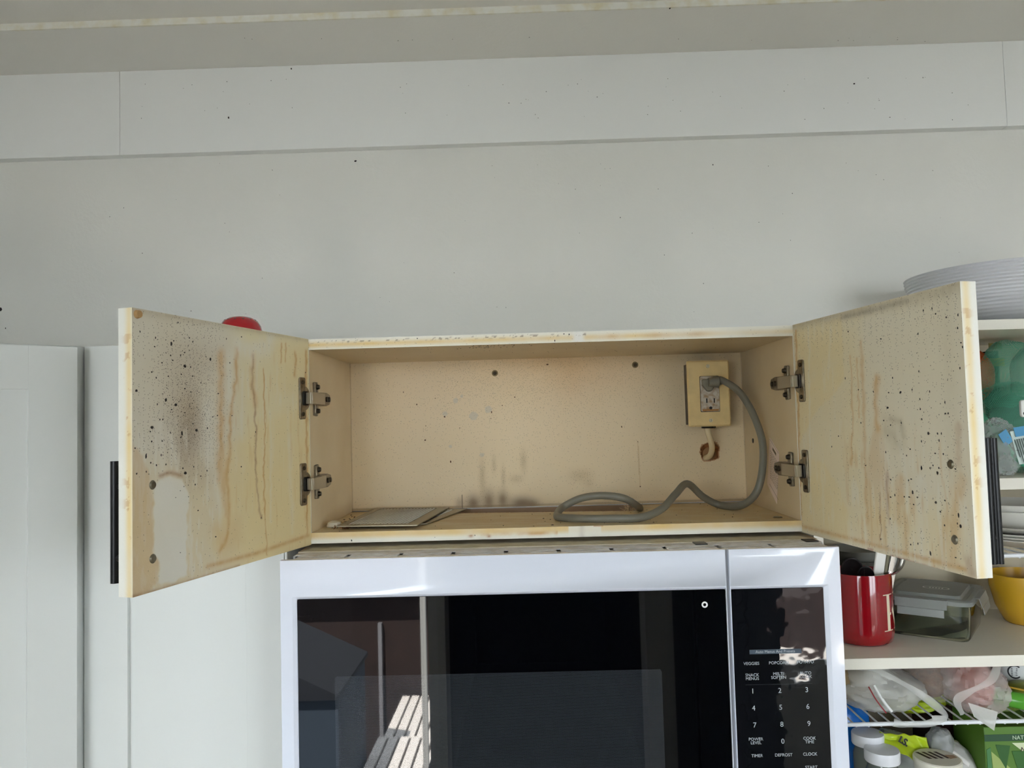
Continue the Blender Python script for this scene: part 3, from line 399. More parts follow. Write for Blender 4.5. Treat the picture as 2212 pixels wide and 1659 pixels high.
def floor_in(u, v):
    X = u-WO; C = flat(sr(222, 202, 156), .03)(u, v); mixc(C, sr(196, 160, 100), .5*fbm(u, v, 10, 4)); mixc(C, sr(232, 222, 196), .4*(fbm(u, v*5, 25, 9) > .55))
    cut = (X > -.167+(fbm(u, v, 200, 3)-.5)*.003) & (X < .157) & (v > .214-(X+.167)*.11+(fbm(u, v, 300, 2)-.5)*.003)
    d = np.minimum(np.abs(v-(.214-(X+.167)*.11)), 9); mixc(C, sr(236, 228, 208), .7*(d < .003)*(X > -.167)*(X < .157))
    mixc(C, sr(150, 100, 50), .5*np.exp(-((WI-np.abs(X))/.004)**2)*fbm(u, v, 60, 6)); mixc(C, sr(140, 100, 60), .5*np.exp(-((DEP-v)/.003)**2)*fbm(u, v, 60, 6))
    return C, ~cut
def floor_under(u, v):
    X = u-WO; return flat(sr(200, 180, 150))(u, v), ~((X > -.167) & (X < .157) & (v > .214-(X+.167)*.11))
bp = paint_box('bottom_panel', insm, cab, (-WO, 0, 0), (2*WO, 0, 0), (0, DEP, 0), (0, 0, T), {'b0': rail_bot, 'c1': floor_in, 'c0': floor_under, '*': flat(sr(150, 120, 90))}, .0018)
MB().obox((-.167, .216, .0005), (.322, -.0354, 0), (0, -.002, 0), (0, 0, .0145)).make('cutout_edge', mat('raw board edge', sr(126, 88, 56), .9, vary=.5, vscale=90), cab)
def back_in(u, v):
    X = u-WI; Z = v+T; C = flat(sr(234, 213, 178), .05)(u, v)
    C[..., 3] = .05+.30*np.exp(-(((X+.03)/.2)**2+((Z-.25)/.09)**2))
    mixc(C, sr(214, 172, 118), .55*np.exp(-(((X-.03)/.16)**2+((Z-.28)/.06)**2))*(.5+fbm(u, v, 12, 3)))
    mixc(C, sr(226, 206, 160), .5*fbm(u, v, 7, 6))
    for a, b, r in ((-.168, .2154, .005), (-.156, .2235, .003), (-.1886, .1913, .0045), (-.1357, .1859, .008), (-.1076, .197, .0065), (-.1799, .1303, .003), (-.1216, .1129, .004)):
        mixc(C, sr(196, 192, 180), .5*(np.hypot(X-a, Z-b) < r*(.7+.6*fbm(u, v, 250, 4))))
    for a, b, sx, sz, al in ((-.14, .024, .014, .016, .8), (-.111, .028, .012, .02, .75), (-.0855, .03, .01, .016, .75), (-.05, .022, .022, .012, .85), (-.03, .02, .012, .008, .6), (-.165, .025, .008, .01, .4)):
        mixc(C, sr(112, 84, 54), al*np.exp(-(((X-a)/sx)**2+((Z-b)/sz)**2)))
    for a, b, sx, sz, al, sp in ((-.122, .07, .006, .035, .35, .5), (-.10, .095, .004, .015, .3, .3), (-.083, .07, .004, .02, .3, .5), (-.045, .10, .006, .02, .35, .3), (-.06, .067, .012, .008, .3, .2), (.06, .07, .022, .012, .3, .25), (.075, .055, .01, .008, .2, .1)):
        g = np.exp(-(((X-a)/sx)**2+((Z-b)/sz)**2)); mixc(C, sr(168, 140, 92), al*g); C[..., 3] += sp*g
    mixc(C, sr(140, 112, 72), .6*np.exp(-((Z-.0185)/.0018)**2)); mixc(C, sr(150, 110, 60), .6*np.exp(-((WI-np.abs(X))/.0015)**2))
    mixc(C, sr(70, 50, 34), .85*((np.abs(X+.160) < .0009) & (Z < .04)))
    d = dseg(X, Z, [(.1675, .13), (.169, .049)]); mixc(C, sr(190, 150, 90), .35*(d < .0012))
    t = np.arctan2(Z-.1077, X-.2992); rr = .0155*(1+.30*(vnoise(t*1.3+9, t*0, 1.4, 5)-.3)); d = np.hypot(X-.2992, Z-.1077)
    R2 = rr+.003*(vnoise(t*4+20, t*0, 1., 8)); mixc(C, sr(186, 132, 84), .9*(d < R2+.0012))
    return C, ~(d < rr)
paint_box('back_panel', insm, cab, (-WI, DEP, T+.002), (2*WI, 0, 0), (0, .005, 0), (0, 0, HC-2*T-.002), {'b0': back_in, '*': flat(sr(150, 110, 70))}, .0014)
hl = MB()
for i in range(18):
    t = 2*math.pi*i/18; t2 = t+.42; q = lambda a, r, y: (.2995+r*math.cos(a), y, .1055+r*math.sin(a))
    hl.add([q(t, .0200, DEP+.0012), q(t2, .0200, DEP+.0012), q(t2, .0125, DEP+.0048), q(t, .0125, DEP+.0048)], [(0, 1, 2, 3)])
hl.make('torn_hole', mat('torn board', sr(150, 96, 54), .9, vary=.5, vscale=160), cab, smooth=False)
# screws in the back panel, plug in the side, card on the side
for x, z in ((-.0937, .2663), (.1677, .2744)):
    s = MB().frust((x, DEP, z), (x, DEP-.0012, z), .0058, .0052, 24).make('screw_washer', mat('aged brass', sr(120, 104, 74), .4, metal=.8), cab)
    MB().frust((x, DEP-.0012, z), (x, DEP-.003, z), .0034, .0022, 20).make('screw', steel_d, s)
MB().frust((WI, .2228, .1293), (WI-.001, .2228, .1293), .0042, .0042, 18).make('hole_plug', steel_d, cab)
MB().frust((.3439, .0403, T), (.3439, .0403, T+.0016), .0075, .006, 20).make('floor_screw', steel, cab)
card = MB().prism([(.1258, .1368), (.0825, .1132), (.105, .030), (.150, .058)], (WI-.0012, 0, 0), (0, 1, 0), (0, 0, 1), (.0006, 0, 0)).make('notice_card', mat('aged paper', sr(240, 218, 200), .7), cab)
ink = mat('faded ink', sr(120, 96, 66), .8)
b = MB(); w0 = Vector((0, .1258, .1368)); ud = Vector((0, -.0433, -.0236)); vd = Vector((0, .012, -.078))
def cardq(b, u0, u1, v0, v1):
    p = [w0+ud*u+vd*v for u, v in ((u0, v0), (u1, v0), (u1, v1), (u0, v1))]; b.add([(WI-.0013, q.y, q.z) for q in p], [(0, 1, 2, 3)])
cardq(b, .03, .97, .02, .03); cardq(b, .03, .97, .975, .985); cardq(b, .33, .72, .10, .16)
rn = random.Random(3)
for i in range(13):
    v = .24+i*.047; u = .1
    while u < .86:
        w = rn.uniform(.05, .14); cardq(b, u, min(.92, u+w), v, v+.014); u += w+.025
stuff(b.make('printed_lines', ink, card, smooth=False))

# doors
tL, tR, WD, TD = 1.2990, 1.4179, .3541, .018
def door(side):
    s = -1 if side == 'L' else 1; th = tL if s < 0 else tR
    h = Vector((s*WI, -.003, 0)); t = Vector((s*math.cos(th), -math.sin(th), 0)); n = Vector((s*math.sin(th), math.cos(th), 0)); z = Vector((0, 0, 1))
    def face(u, v):  # u along the door, v height (from z=-.001)
        v = v-.001; C = flat(sr(226, 219, 202), .05)(u, v)
        if side == 'L':
            mixc(C, sr(238, 224, 176), .85*np.clip((.20-u)/.05, 0, 1)); mixc(C, sr(232, 208, 146), .45*np.clip((.16-v)/.06, 0, 1))
            for a, bb, sx, sy_, al in ((.262, .19, .022, .04, .62), (.27, .15, .02, .035, .4), (.25, .26, .05, .025, .25), (.24, .12, .03, .02, .25), (.285, .21, .03, .06, .25)):
                mixc(C, sr(128, 98, 70), al*np.exp(-(((u-a)/sx)**2+((v-bb)/sy_)**2)))
            C[..., 3] = .03+.75*np.exp(-(((u-.26)/.045)**2+((v-.20)/.075)**2))+.2*(u > .2)*(v > .15)
            an = fbm(u*5, v*.7, 30, 21, 3); zone = np.clip((.215-u)/.03, 0, 1)*np.clip((.29-v)/.03, 0, 1)
            mixc(C, SC['o'], .38*zone*np.clip((an-.64)*9, 0, 1)); mixc(C, SC['w'], .35*zone*np.clip((.38-an)*8, 0, 1)*(v > .05+.6*np.abs(u-.17)))
            an2 = fbm(u*6, v, 40, 33, 3); mixc(C, SC['w'], .45*np.clip((an2-.58)*8, 0, 1)*(u > .2)*np.clip((.2-v)/.04, 0, 1))
            apply_marks(C, u, v, LS, LP, 3)
            C[..., 3] *= np.clip(dpoly(u, v, LP[0][0])/.004, 0, 1)
        else:
            mixc(C, sr(240, 226, 186), .3); C[..., 3] = .03+.10*(u > .12)+.25*np.exp(-((v-.285)/.02)**2)
            apply_marks(C, u, v, RS, RP, 7)
            an = fbm(u*5, v*.7, 30, 41, 3); zone = np.clip((u-.11)/.02, 0, 1)*np.clip((.17-v)/.06, 0, 1)
            mixc(C, SC['o'], .36*zone*np.clip((an-.64)*9, 0, 1)); mixc(C, SC['w'], .4*zone*np.clip((.40-an)*8, 0, 1))
            ax = fbm(u*5, v, 30, 47, 3); mixc(C, SC['w'], .25*(u < .12)*np.clip((ax-.60)*6, 0, 1))
            C[..., 3] += .35*np.exp(-(dseg(u, v, RS[17][0])/.006)**2)
        mixc(C, sr(222, 204, 164), .30*fbm(u, v, 18, 5)); mixc(C, sr(196, 190, 172), .16); mixc(C, sr(150, 120, 72), .3*np.exp(-((v-.3055)/.002)**2)*fbm(u, v, 60, 2))
        return C
    def fedge(u, v):   # u through the thickness, v height: yellow band towards the inner face
        C = flat(sr(244, 242, 232))(u, v); n1 = fbm(u*0, v, 24, 4)
        mixc(C, sr(242, 216, 146), (.45+.6*n1)*np.exp(-((u-(.004 if s < 0 else .006))/.0045)**2)); mixc(C, sr(206, 160, 96), .5*(fbm(u, v, 90, 8) > .66)*np.exp(-((u-.006)/.005)**2))
        return C
    P = h-z*.001 if False else h+Vector((0, 0, -.001))
    d = paint_box('door', doorm, cab, P, t*WD, n*TD, z*(HC+.001), {'b0': face, 'a1': fedge, 'c0': flat(sr(200, 150, 96)), '*': flat(sr(236, 236, 230))}, .0012)
    # handle: black round bar with two posts on the outer face
    hs = .326; p = h+t*hs+n*TD; hb = MB()
    z0, z1 = .0072, .1418
    hk = .0310
    hb.frust(p+n*hk+z*z0, p+n*hk+z*z1, .0052, .0052, 24)
    if s > 0: hb.frust(p+n*(hk-.0075)+z*z0, p+n*(hk-.0075)+z*z1, .0048, .0048, 20)
    for zz in (.0347, .1150): hb.frust(p+z*zz, p+n*hk+z*zz, .004, .004, 16)
    hb.make('handle', black, d)
    for zz in (.1150, .0347):
        MB().frust(h+t*.3245+z*zz, h+t*.3245+z*zz-n*.0016, .0052, .0036, 20).make('screw', mat('dull screw', sr(128, 122, 104), .4, metal=.9), d)
    if s < 0: MB().frust(h+t*.347+z*.301, h+t*.347+z*.301-n*.004, .0048, .004, 18).make('felt_bumper', mat('felt', sr(176, 140, 92), .9), d)
    specks('dirt_specks', LK if s < 0 else RK, lambda u, v: h+t*u+z*v, -n, grime, d, 5 if s < 0 else 8)
    # hinges
    for zz in ((.2175, .0905) if s < 0 else (.2225, .0905)):
        g = MB(); fz = h+z*zz
        g.prism(rrect(.0125, .0285, -.031, .031, .003), fz, t, z, -n*.0022)
        hg = g.make('hinge', steel, cab, bevel=.0005)
        k = [(.0150+0.*i, 0) for i in range(0)]; arc = [(.0145-.0135*math.cos(math.radians(a)), .0175*math.sin(math.radians(a))) for a in range(-90, 91, 12)]
        MB().prism(arc, fz, t, z, -n*.0026).make('cup', steel, hg)
        MB().prism(rrect(.0065, .0215, -.0105, .0105, .003), fz-n*.0021, t, z, -n*.0012).make('cup_recess', blackp, hg)
        for q in (-.0235, .0235): MB().frust(fz+t*.0205+z*q, fz+t*.0205+z*q-n*.0038, .0036, .0028, 16).make('screw', steel_d, hg)
        # arm from the cup, round the front edge, into the cabinet
        si = Vector((-s, 0, 0)); e0 = fz+t*.0165-n*.0045; 
        a0 = e0; a1 = Vector((s*(WI-.011), -.002, zz)); a2 = Vector((s*(WI-.0135), .028, zz)); a3 = Vector((s*(WI-.012), .062, zz))
        am = MB(); prev = None; wz = (.0085, .0088, .0088, .0088); vs = []
        for pnt, hw in zip((a0-n*.0, a0-n*.008, a1, a2), wz):
            for q in (-1, 1): vs.append(pnt+z*hw*q)
        off = -n*.0+si*.003
        vs2 = [Vector(v)+off for v in vs]; m_ = len(vs); fs = []
        for i in range(3): fs += [(2*i, 2*i+1, 2*i+3, 2*i+2), (m_+2*i+2, m_+2*i+3, m_+2*i+1, m_+2*i), (2*i, 2*i+2, m_+2*i+2, m_+2*i), (2*i+3, 2*i+1, m_+2*i+1, m_+2*i+3)]
        fs += [(0, m_, m_+1, 1), (2*3, 2*3+1, m_+7, m_+6)]
        am.add(vs+vs2, fs).make('arm', steel_b, hg, bevel=.0006)
        bd = MB(); bd.prism([(.016, -.0095), (.052, -.0105), (.070, -.008), (.073, -.004), (.073, .004), (.070, .008), (.052, .0105), (.016, .0095)], Vector((s*(WI-.0005), 0, zz)), (0, 1, 0), z, si*.0125)
        bd.make('mounting_plate', steel, hg, bevel=.001)
        wg = MB().prism([(.018, -.0255), (.030, -.0265), (.034, -.021), (.034, .021), (.030, .0265), (.018, .0255)], Vector((s*WI, 0, zz)), (0, 1, 0), z, si*.0045).make('mounting_wing', steel, hg, bevel=.001)
        for q in (-.0185, .0185): MB().frust((s*(WI-.0045), .0265, zz+q), (s*(WI-.0085), .0265, zz+q), .0042, .0032, 16).make('screw', steel_d, hg)
        for q in (.048, .062): MB().frust((s*(WI-.0125), q, zz), (s*(WI-.0155), q, zz), .0042, .0038, 12).make('screw', steel_d, hg)
door('L'); door('R')
BS = [(-.2655, .2356, .0012), (-.2407, .2121, .0016), (-.2059, .2225, .001), (-.1895, .1876, .0016), (-.1016, .1937, .0016), (-.1032, .1821, .001), (-.2249, .1717, .001), (-.1619, .166, .0011), (-.2265, .1453, .0018), (-.18, .1042, .0018), (-.0579, .2205, .0013), (.0048, .2798, .0016), (-.1643, .2517, .0008), (-.0814, .2058, .001), (.1387, .1599, .0014), (.1675, .1314, .001), (.169, .0488, .0014)]
wk = bpy.data.objects['wall_kitchen']
specks('dirt_specks', [(-.2197, .6310, .002)][:0]+WSP, lambda u, v: Vector((u, YW, v)), (0, -1, 0), grime, wk, 3)
for nm_, ls_ in (('trim_4', TSP),):
    specks('dirt_specks', ls_, lambda u, v: Vector((u, YW-.02, v)), (0, -1, 0), grime, bpy.data.objects[nm_], 5)
specks('dirt_specks', SSP, lambda u, v: Vector((u, v, ZC)), (0, 0, -1), grime, bpy.data.objects['trim_1'], 6)
specks('dirt_specks', BS, lambda u, v: Vector((u, DEP, v)), (0, -1, 0), mat('rust speck', sr(96, 62, 34), .7), cab, 2)
fsp = [(-.355, .221, .002), (-.352, .156, .002), (-.336, .169, .002), (-.078, .026, .0012), (-.350, .115, .003), (-.015, .102, .0015), (-.003, .02, .003), (.1, .03, .002), (.15, .02, .0016), (.2, .1, .0015), (.28, .06, .0015), (.33, .2, .002), (-.1, .1, .0008), (.01, .04, .001)]
rn = random.Random(11); fsp += [(rn.uniform(-.35, -.31), rn.uniform(.04, .2), rn.uniform(.0006, .0018)) for i in range(40)]+[(rn.uniform(-.35, .35), rn.uniform(.005, .26), rn.uniform(.0004, .001)) for i in range(60)]
fsp = [p for p in fsp if not (-.17 < p[0] < .16 and p[1] > .17)]
specks('dirt_specks', fsp, lambda u, v: Vector((u, v, T)), (0, 0, 1), grime, cab, 4, .0008)
tsp = [(rn.gauss(-.09, .03), rn.uniform(.004, .05), rn.uniform(.0006, .0018)) for i in range(40)]+[(rn.uniform(-.3, .3), rn.uniform(.004, .2), .0007) for i in range(40)]
specks('dirt_specks', tsp, lambda u, v: Vector((u, v, HC-T)), (0, 0, -1), grime, cab, 6)
rsp = [(-.29, .004, .0012), (.005, .013, .0012), (.012, .0135, .001), (-.13, .012, .0008), (.006, .001, .0012)]
specks('dirt_specks', [(-.305, .0035, .0014), (-.12, .0065, .0008), (-.18, .005, .0006), (.03, HC-.004, .0012), (.022, HC-.003, .001), (.008, HC-.013, .0012), (-.2, HC-.0035, .0009)], lambda u, v: Vector((u, 0, v)), (0, -1, 0), grime, cab, 9)

# ------------------------------------------------------------ outlet, cables, filters, washer on the cabinet floor
ivory = mat('ivory plastic', sr(236, 208, 148), .35, vary=.12, vscale=40)
out = thing('electrical_outlet', (.288, .245, .157), 'ivory double outlet on the inside back of the cabinet', 'outlet')
MB().box(.2575, .318, .2185, DEP, .1605, .2705).make('outlet_box', mat('box side', sr(90, 80, 66), .6), out)
pl = MB(); prof = rrect(.2503, .3252, .1568, .2742, .003)
a_, b_ = prof, [(x*.93+.0201, z*.955+.0097) for x, z in prof]; k = len(a_)
vs = [(x, .2185, z) for x, z in a_]+[(x, .2155, z) for x, z in a_]+[(x, .2125, z) for x, z in b_]
fs = [(i, (i+1) % k, k+(i+1) % k, k+i) for i in range(k)]+[(k+i, k+(i+1) % k, 2*k+(i+1) % k, 2*k+i) for i in range(k)]+[tuple(range(2*k, 3*k)), tuple(range(k))[::-1]]
pl.add(vs, fs).make('wall_plate', ivory, out, angle=20)
MB().prism(rrect(.2716, .3060, .1825, .2465, .002), (0, .2128, 0), (1, 0, 0), (0, 0, 1), (0, -.0006, 0)).make('receptacle_gap', mat('brown gap', sr(70, 50, 32), .8), out)
rc = MB().prism(rrect(.2724, .3052, .1834, .2457, .0018), (0, .2124, 0), (1, 0, 0), (0, 0, 1), (0, -.002, 0)).make('receptacle', mat('grimy white plastic', sr(208, 200, 186), .4, vary=.25, vscale=120, vcol=sr(170, 140, 104)), out, bevel=.0004)
MB().box(.2745, .3030, .2099, .2104, .1842, .1873).make('brown_scorch', mat('scorched plastic', sr(176, 122, 62), .6), rc)
for x, zz in ((.2826, .203), (.2958, .203)): MB().box(x-.0010, x+.0010, .2096, .2104, zz-.0045, zz+.0035).make('slot', blackp, rc)
MB().frust((.2892, .2104, .1895), (.2892, .2096, .1895), .0026, .0026, 16).make('ground_hole', blackp, rc)
for x, zz in ((.2872, .2640), (.2891, .1676)):
    q = MB().frust((x, .2127, zz), (x, .2112, zz), .0035, .0028, 18).make('screw', mat('ivory screw', sr(214, 204, 176), .3), out)
    MB().box(x-.0003, x+.0003, .2109, .2113, zz-.0022, zz+.0022).make('screw_slot', ink, q)
cl = MB().box(.279, .297, .228, .243, .1535, .1605).make('cable_clamp', steel_d, out, bevel=.001)
for x in (.2775, .2985): MB().frust((x, .230, .1555), (x, .225, .1555), .002, .002, 10).make('clamp_screw', steel_d, cl)
tag(MB().tube(spline([(.287, .236, .158), (.2885, .236, .146), (.293, .238, .132), (.2968, .245, .117), (.296, .258, .104), (.293, .273, .099), (.292, .2785, .098)], 8), .0052, 12).make('power_cable', mat('beige cable', sr(222, 202, 160), .5)), 'short beige cable from the outlet down into the torn hole', 'cable')
cord = thing('appliance_cable', (.15, .1, T), 'grey power cord plugged into the outlet and looping over the cabinet floor', 'cord')
cordm = mat('grey cord', sr(122, 119, 106), .42)
cpts = [(.2990, .2055, .2352), (.3080, .199, .2375), (.3302, .165, .2122), (.3440, .13, .1641), (.3475, .11, .1149), (.3339, .100, .0563), (.3143, .1252, .0272), (.2900, .175, .0225), (.2600, .17, .038), (.2303, .15, .0622), (.2000, .10, .0500), (.1712, .062, .0320), (.1350, .035, .0225), (.0900, .020, .0235), (.0496, .026, .0235), (.0130, .058, .0225), (.0065, .082, .0235), (.0180, .125, .0310), (.0472, .1200, .0450), (.0799, .1100, .0500), (.1152, .1000, .0460), (.1410, .135, .0300), (.1540, .185, .0180), (.1500, .215, .0060)]
MB().tube(spline(cpts, 10), .0060, 16).make('cord', cordm, cord)
pg = MB().prism([(.2745, .2405), (.2745, .2290), (.2830, .2185), (.2890, .2185), (.2975, .2290), (.2985, .2405)], (0, .2104, 0), (1, 0, 0), (0, 0, 1), (0, -.011, 0)).make('plug', mat('grey plug', sr(126, 122, 106), .45), cord, bevel=.0022)
MB().frust((.2840, .1990, .2345), (.3010, .2000, .2350), .0075, .0105, 14).make('strain_relief', cordm, pg)
MB().frust((.2960, .2050, .2350), (.3060, .2000, .2372), .0102, .0075, 14).make('strain_collar', cordm, pg)

filt = mat('dull aluminium', sr(156, 146, 122), .38, metal=.6); meshm = mat('shiny mesh', sr(238, 236, 230), .28, metal=1.)
def filter_plate(label, c, zr, zoff):
    """c: four corners front-left, front-right, back-right, back-left in x,y; zr heights"""
    cx = sum(p[0] for p in c)/4; cyy = sum(p[1] for p in c)/4
    t = thing('grease_filter', (cx, cyy, T), label, 'filter', 'thin metal filters lying on the cabinet floor')
    def P(u, v, h=0):
        x = (c[0][0]*(1-u)+c[1][0]*u)*(1-v)+(c[3][0]*(1-u)+c[2][0]*u)*v; y = (c[0][1]*(1-u)+c[1][1]*u)*(1-v)+(c[3][1]*(1-u)+c[2][1]*u)*v
        return Vector((x, y, zr[0]*(1-v)+zr[1]*v+h))
    fr = MB()
    def quad(u0, u1, v0, v1, h0, h1): fr.add([P(u0, v0, h0), P(u1, v0, h0), P(u1, v1, h0), P(u0, v1, h0), P(u0, v0, h1), P(u1, v0, h1), P(u1, v1, h1), P(u0, v1, h1)], [(0, 3, 2, 1), (4, 5, 6, 7), (0, 1, 5, 4), (1, 2, 6, 5), (2, 3, 7, 6), (3, 0, 4, 7)])
    quad(0, .09, 0, 1, 0, .0016); quad(.86, 1, 0, 1, 0, .0016); quad(.09, .86, 0, .07, 0, .0016); quad(.09, .86, .94, 1, 0, .0016)
    fr.make('frame', filt, t, smooth=False)
    bs = MB(); bs.add([P(.09, .07, .0006), P(.86, .07, .0006), P(.86, .94, .0006), P(.09, .94, .0006)], [(0, 1, 2, 3)]); bs.make('backing', filt, t, smooth=False)
    mm = MB()
    for i in range(17):      # rows of pressed louvres, each a small tilted lip
        u = .105+i*.0445
        for j in range(28):
            v = .08+j*.0305; w = .030; l = .026
            w = .027; v = .08+j*.0305+(.012 if i % 2 else 0)*(j < 27); mm.add([P(u, v, .0007), P(u+w, v, .0007), P(u+w*.85, v+l*.12, .0022), P(u+w*.15, v+l*.12, .0022), P(u, v+l, .0007), P(u+w, v+l, .0007)], [(0, 1, 2, 3), (3, 2, 5, 4)])
    stuff(mm.make('mesh', meshm, t, smooth=False)); return t
filter_plate('lower thin metal filter, its corner poking out to the right from under the other', [(-.262, .060), (-.200, .060), (-.150, .250), (-.290, .262)], (.0168, .0180), 0)
filter_plate('upper thin metal filter with shiny louvred rows on the cabinet floor', [(-.3346, .0273), (-.2082, .0160), (-.1823, .2480), (-.3181, .2660)], (.0205, .0218), 0)
wd = tag(MB().lathe([(.0, 0), (.011, 0), (.012, .0015), (.010, .007), (.004, .0095), (0, .0095)], (-.347, .066, T+.0001), 24).make('round_stopper', mat('off white plastic', sr(226, 218, 196), .5)), 'off-white round plastic stopper in the left front corner of the cabinet floor', 'stopper')
sc_ = MB(); rn = random.Random(5)
for i in range(40):
    p = Vector((rn.uniform(-.344, -.315), rn.uniform(.035, .09), T+.0005)); q = p+Vector((rn.uniform(-.006, .006), rn.uniform(-.006, .006), rn.uniform(.001, .006))); sc_.tube([p, (p+q)/2+Vector((0, 0, .001)), q], .0006, 5)
o = tag(stuff(sc_.make('crumbs', mat('rusty crumbs', sr(140, 88, 44), .8))), 'rusty brown crumbs and shavings beside the white cap', 'debris')
sc2 = MB()
for i in range(26):
    p = Vector((rn.uniform(.125, .158), rn.uniform(.165, .19), T+.001)); q = p+Vector((rn.uniform(-.01, .01), rn.uniform(-.006, .006), rn.uniform(.001, .012))); sc2.tube([p, (p+q)/2, q], .0006, 5)
tag(stuff(sc2.make('shavings', mat('shavings', sr(206, 180, 140), .8))), 'pale wood shavings at the right end of the floor cut-out', 'debris')

# ------------------------------------------------------------ microwave
mw = thing('microwave', (0, .1, -.42), 'white over-the-range microwave with black glass door', 'microwave')
MX0, MX1, MG0, MG1, MY = -.3795, .3775, .2245, .2290, -.106
MB().box(MX0+.004, MX1-.004, -.058, .262, -.42, -.0085).make('body', mat('microwave body', sr(200, 200, 196), .4), mw)
MB().box(MX0+.004, MX1-.002, -.034, .215, -.0085, -.0062).make('top_sheet', tan, mw)
MB().box(-.15, -.118, .222, .262, -.0085, .0010).make('bracket', mat('raw wood', sr(150, 106, 70), .8), mw)
for x, w, m_ in ((-.095, .012, steel_b), (-.072, .02, steel_d)): MB().box(x, x+w, .232, .262, -.0085, .0045).make('bracket', m_, mw, bevel=.0005)
MB().box(MX0+.006, MX1-.003, -.058, -.034, -.016, -.0072).make('vent_bar', ventp, mw, bevel=.0006)
MB().box(MX0+.012, MX1-.006, -.0980, -.058, -.024, -.0105).make('vent_tray', ventp, mw)
for r, (ya, yb) in enumerate(((-.068, -.059), (-.081, -.072), (-.096, -.086))):
    for i in range(10):
        a = MX0+.014+i*.074; MB().box(a, a+.068, ya, yb, -.0096, -.0074).make('vent_slat', ventp, mw, bevel=.0005)
for x in (.196, .352): MB().box(x, x+.017, -.056, -.0335, -.0080, -.0058).make('latch_slot', blackp, mw)
def frame_ring(name, x0, x1, z0, z1, gx0, gx1, gz0, gz1, m, parent, cl=1, cr=1):
    """white front with an opening; the opening is chamfered down to the glass"""
    f = MB(); c = .0058; yf, yb, yg = MY, -.0985, MY+.0035
    o_ = [(x0, z0), (x1, z0), (x1, z1), (x0, z1)]; i1 = [(gx0-c*cl, gz0), (gx1+c*cr, gz0), (gx1+c*cr, gz1+.0035), (gx0-c*cl, gz1+.0035)]; i2 = [(gx0, gz0), (gx1, gz0), (gx1, gz1), (gx0, gz1)]
    L = [o_, o_, i1, i2]; Y = [yb, yf, yf, yg]; vs = [(x, y, z) for l, y in zip(L, Y) for x, z in l]
    fs = []
    for k in range(3):
        for i in range(4):
            j = (i+1) % 4; fs.append((k*4+i, k*4+j, k*4+4+j, k*4+4+i))
    f.add(vs, fs); f.add([(x, yb, z) for x, z in o_], [(0, 3, 2, 1)][::-1])
    return f.make(name, m, parent, bevel=.0011, smooth=True, angle=30)
GZ0, GZ1 = -.365, -.0592
dr = frame_ring('door', MX0, MG0, -.415, -.0060, -.3576, MG0-.0012, GZ0, GZ1, whitepl, mw, 1, 0)
# black glass; the perforated screen printed behind it shows as fine dots
gm = bpy.data.materials.new('door glass'); gm.use_nodes = True; nt = gm.node_tree; pb = nt.nodes['Principled BSDF']
pb.inputs['Roughness'].default_value = .015; pb.inputs['IOR'].default_value = 1.55; pb.inputs['Base Color'].default_value = (*sr(4, 5, 8), 1)
gl = MB().prism(rrect(-.3572, MG0-.0016, GZ0+.001, GZ1-.0004, .002), (0, MY+.006, 0), (1, 0, 0), (0, 0, 1), (0, -.0035, 0)).make('glass', gm, dr)
sm = bpy.data.materials.new('perforated screen'); sm.use_nodes = True; nt = sm.node_tree; pb = nt.nodes['Principled BSDF']
pb.inputs['Roughness'].default_value = .015; pb.inputs['IOR'].default_value = 1.55
tc = nt.nodes.new('ShaderNodeTexCoord'); mp = nt.nodes.new('ShaderNodeMapping'); mp.inputs['Rotation'].default_value = (0, math.radians(60), 0)
sx = nt.nodes.new('ShaderNodeSeparateXYZ'); nt.links.new(tc.outputs['Object'], sx.inputs[0])
def mth(op, a, b=None):
    n = nt.nodes.new('ShaderNodeMath'); n.operation = op
    for i, q in enumerate((a, b)):
        if q is None: continue
        if isinstance(q, (int, float)): n.inputs[i].default_value = q
        else: nt.links.new(q, n.inputs[i])
    return n.outputs[0]
pit_ = .00165
def dots(ox, oz):
    fx = mth('SUBTRACT', mth('FRACT', mth('ADD', mth('DIVIDE', sx.outputs[0], pit_), ox)), .5); fz_ = mth('MULTIPLY', mth('SUBTRACT', mth('FRACT', mth('ADD', mth('DIVIDE', sx.outputs[2], pit_*1.732), oz)), .5), 1.732)
    return mth('LESS_THAN', mth('ADD', mth('MULTIPLY', fx, fx), mth('MULTIPLY', fz_, fz_)), .075)
ad = mth('MAXIMUM', dots(0, 0), dots(.5, .5)); mx = nt.nodes.new('ShaderNodeMix'); mx.data_type = 'RGBA'; nt.links.new(ad, mx.inputs[0])
mx.inputs[6].default_value = (*sr(26, 28, 32), 1); mx.inputs[7].default_value = (*sr(66, 70, 76), 1); nt.links.new(mx.outputs[2], pb.inputs['Base Color'])
MB().prism(rrect(-.3076, .1336, GZ0+.01, -.1634, .004), (0, MY+.0026, 0), (1, 0, 0), (0, 0, 1), (0, -.00025, 0)).make('screen_window', sm, dr, smooth=False)
rg = MB(); rr_ = [(.1946+.0042*math.cos(i*math.pi/12), -.0794+.0042*math.sin(i*math.pi/12)) for i in range(24)]; rr2 = [(.1946+.0021*math.cos(i*math.pi/12), -.0794+.0021*math.sin(i*math.pi/12)) for i in range(24)]
y0 = MY+.0024; rg.add([(x, y0-.0004, z) for x, z in rr_]+[(x, y0-.0004, z) for x, z in rr2], [(i, (i+1) % 24, 24+(i+1) % 24, 24+i) for i in range(24)]); rg.make('ring_mark', mat('white print', sr(236, 236, 236), .5), dr)
cpn = frame_ring('control_panel', MG1, MX1, -.415, -.0060, MG1+.0012, .3548, GZ0, GZ1-.0006, whitepl, mw, 0, 1)
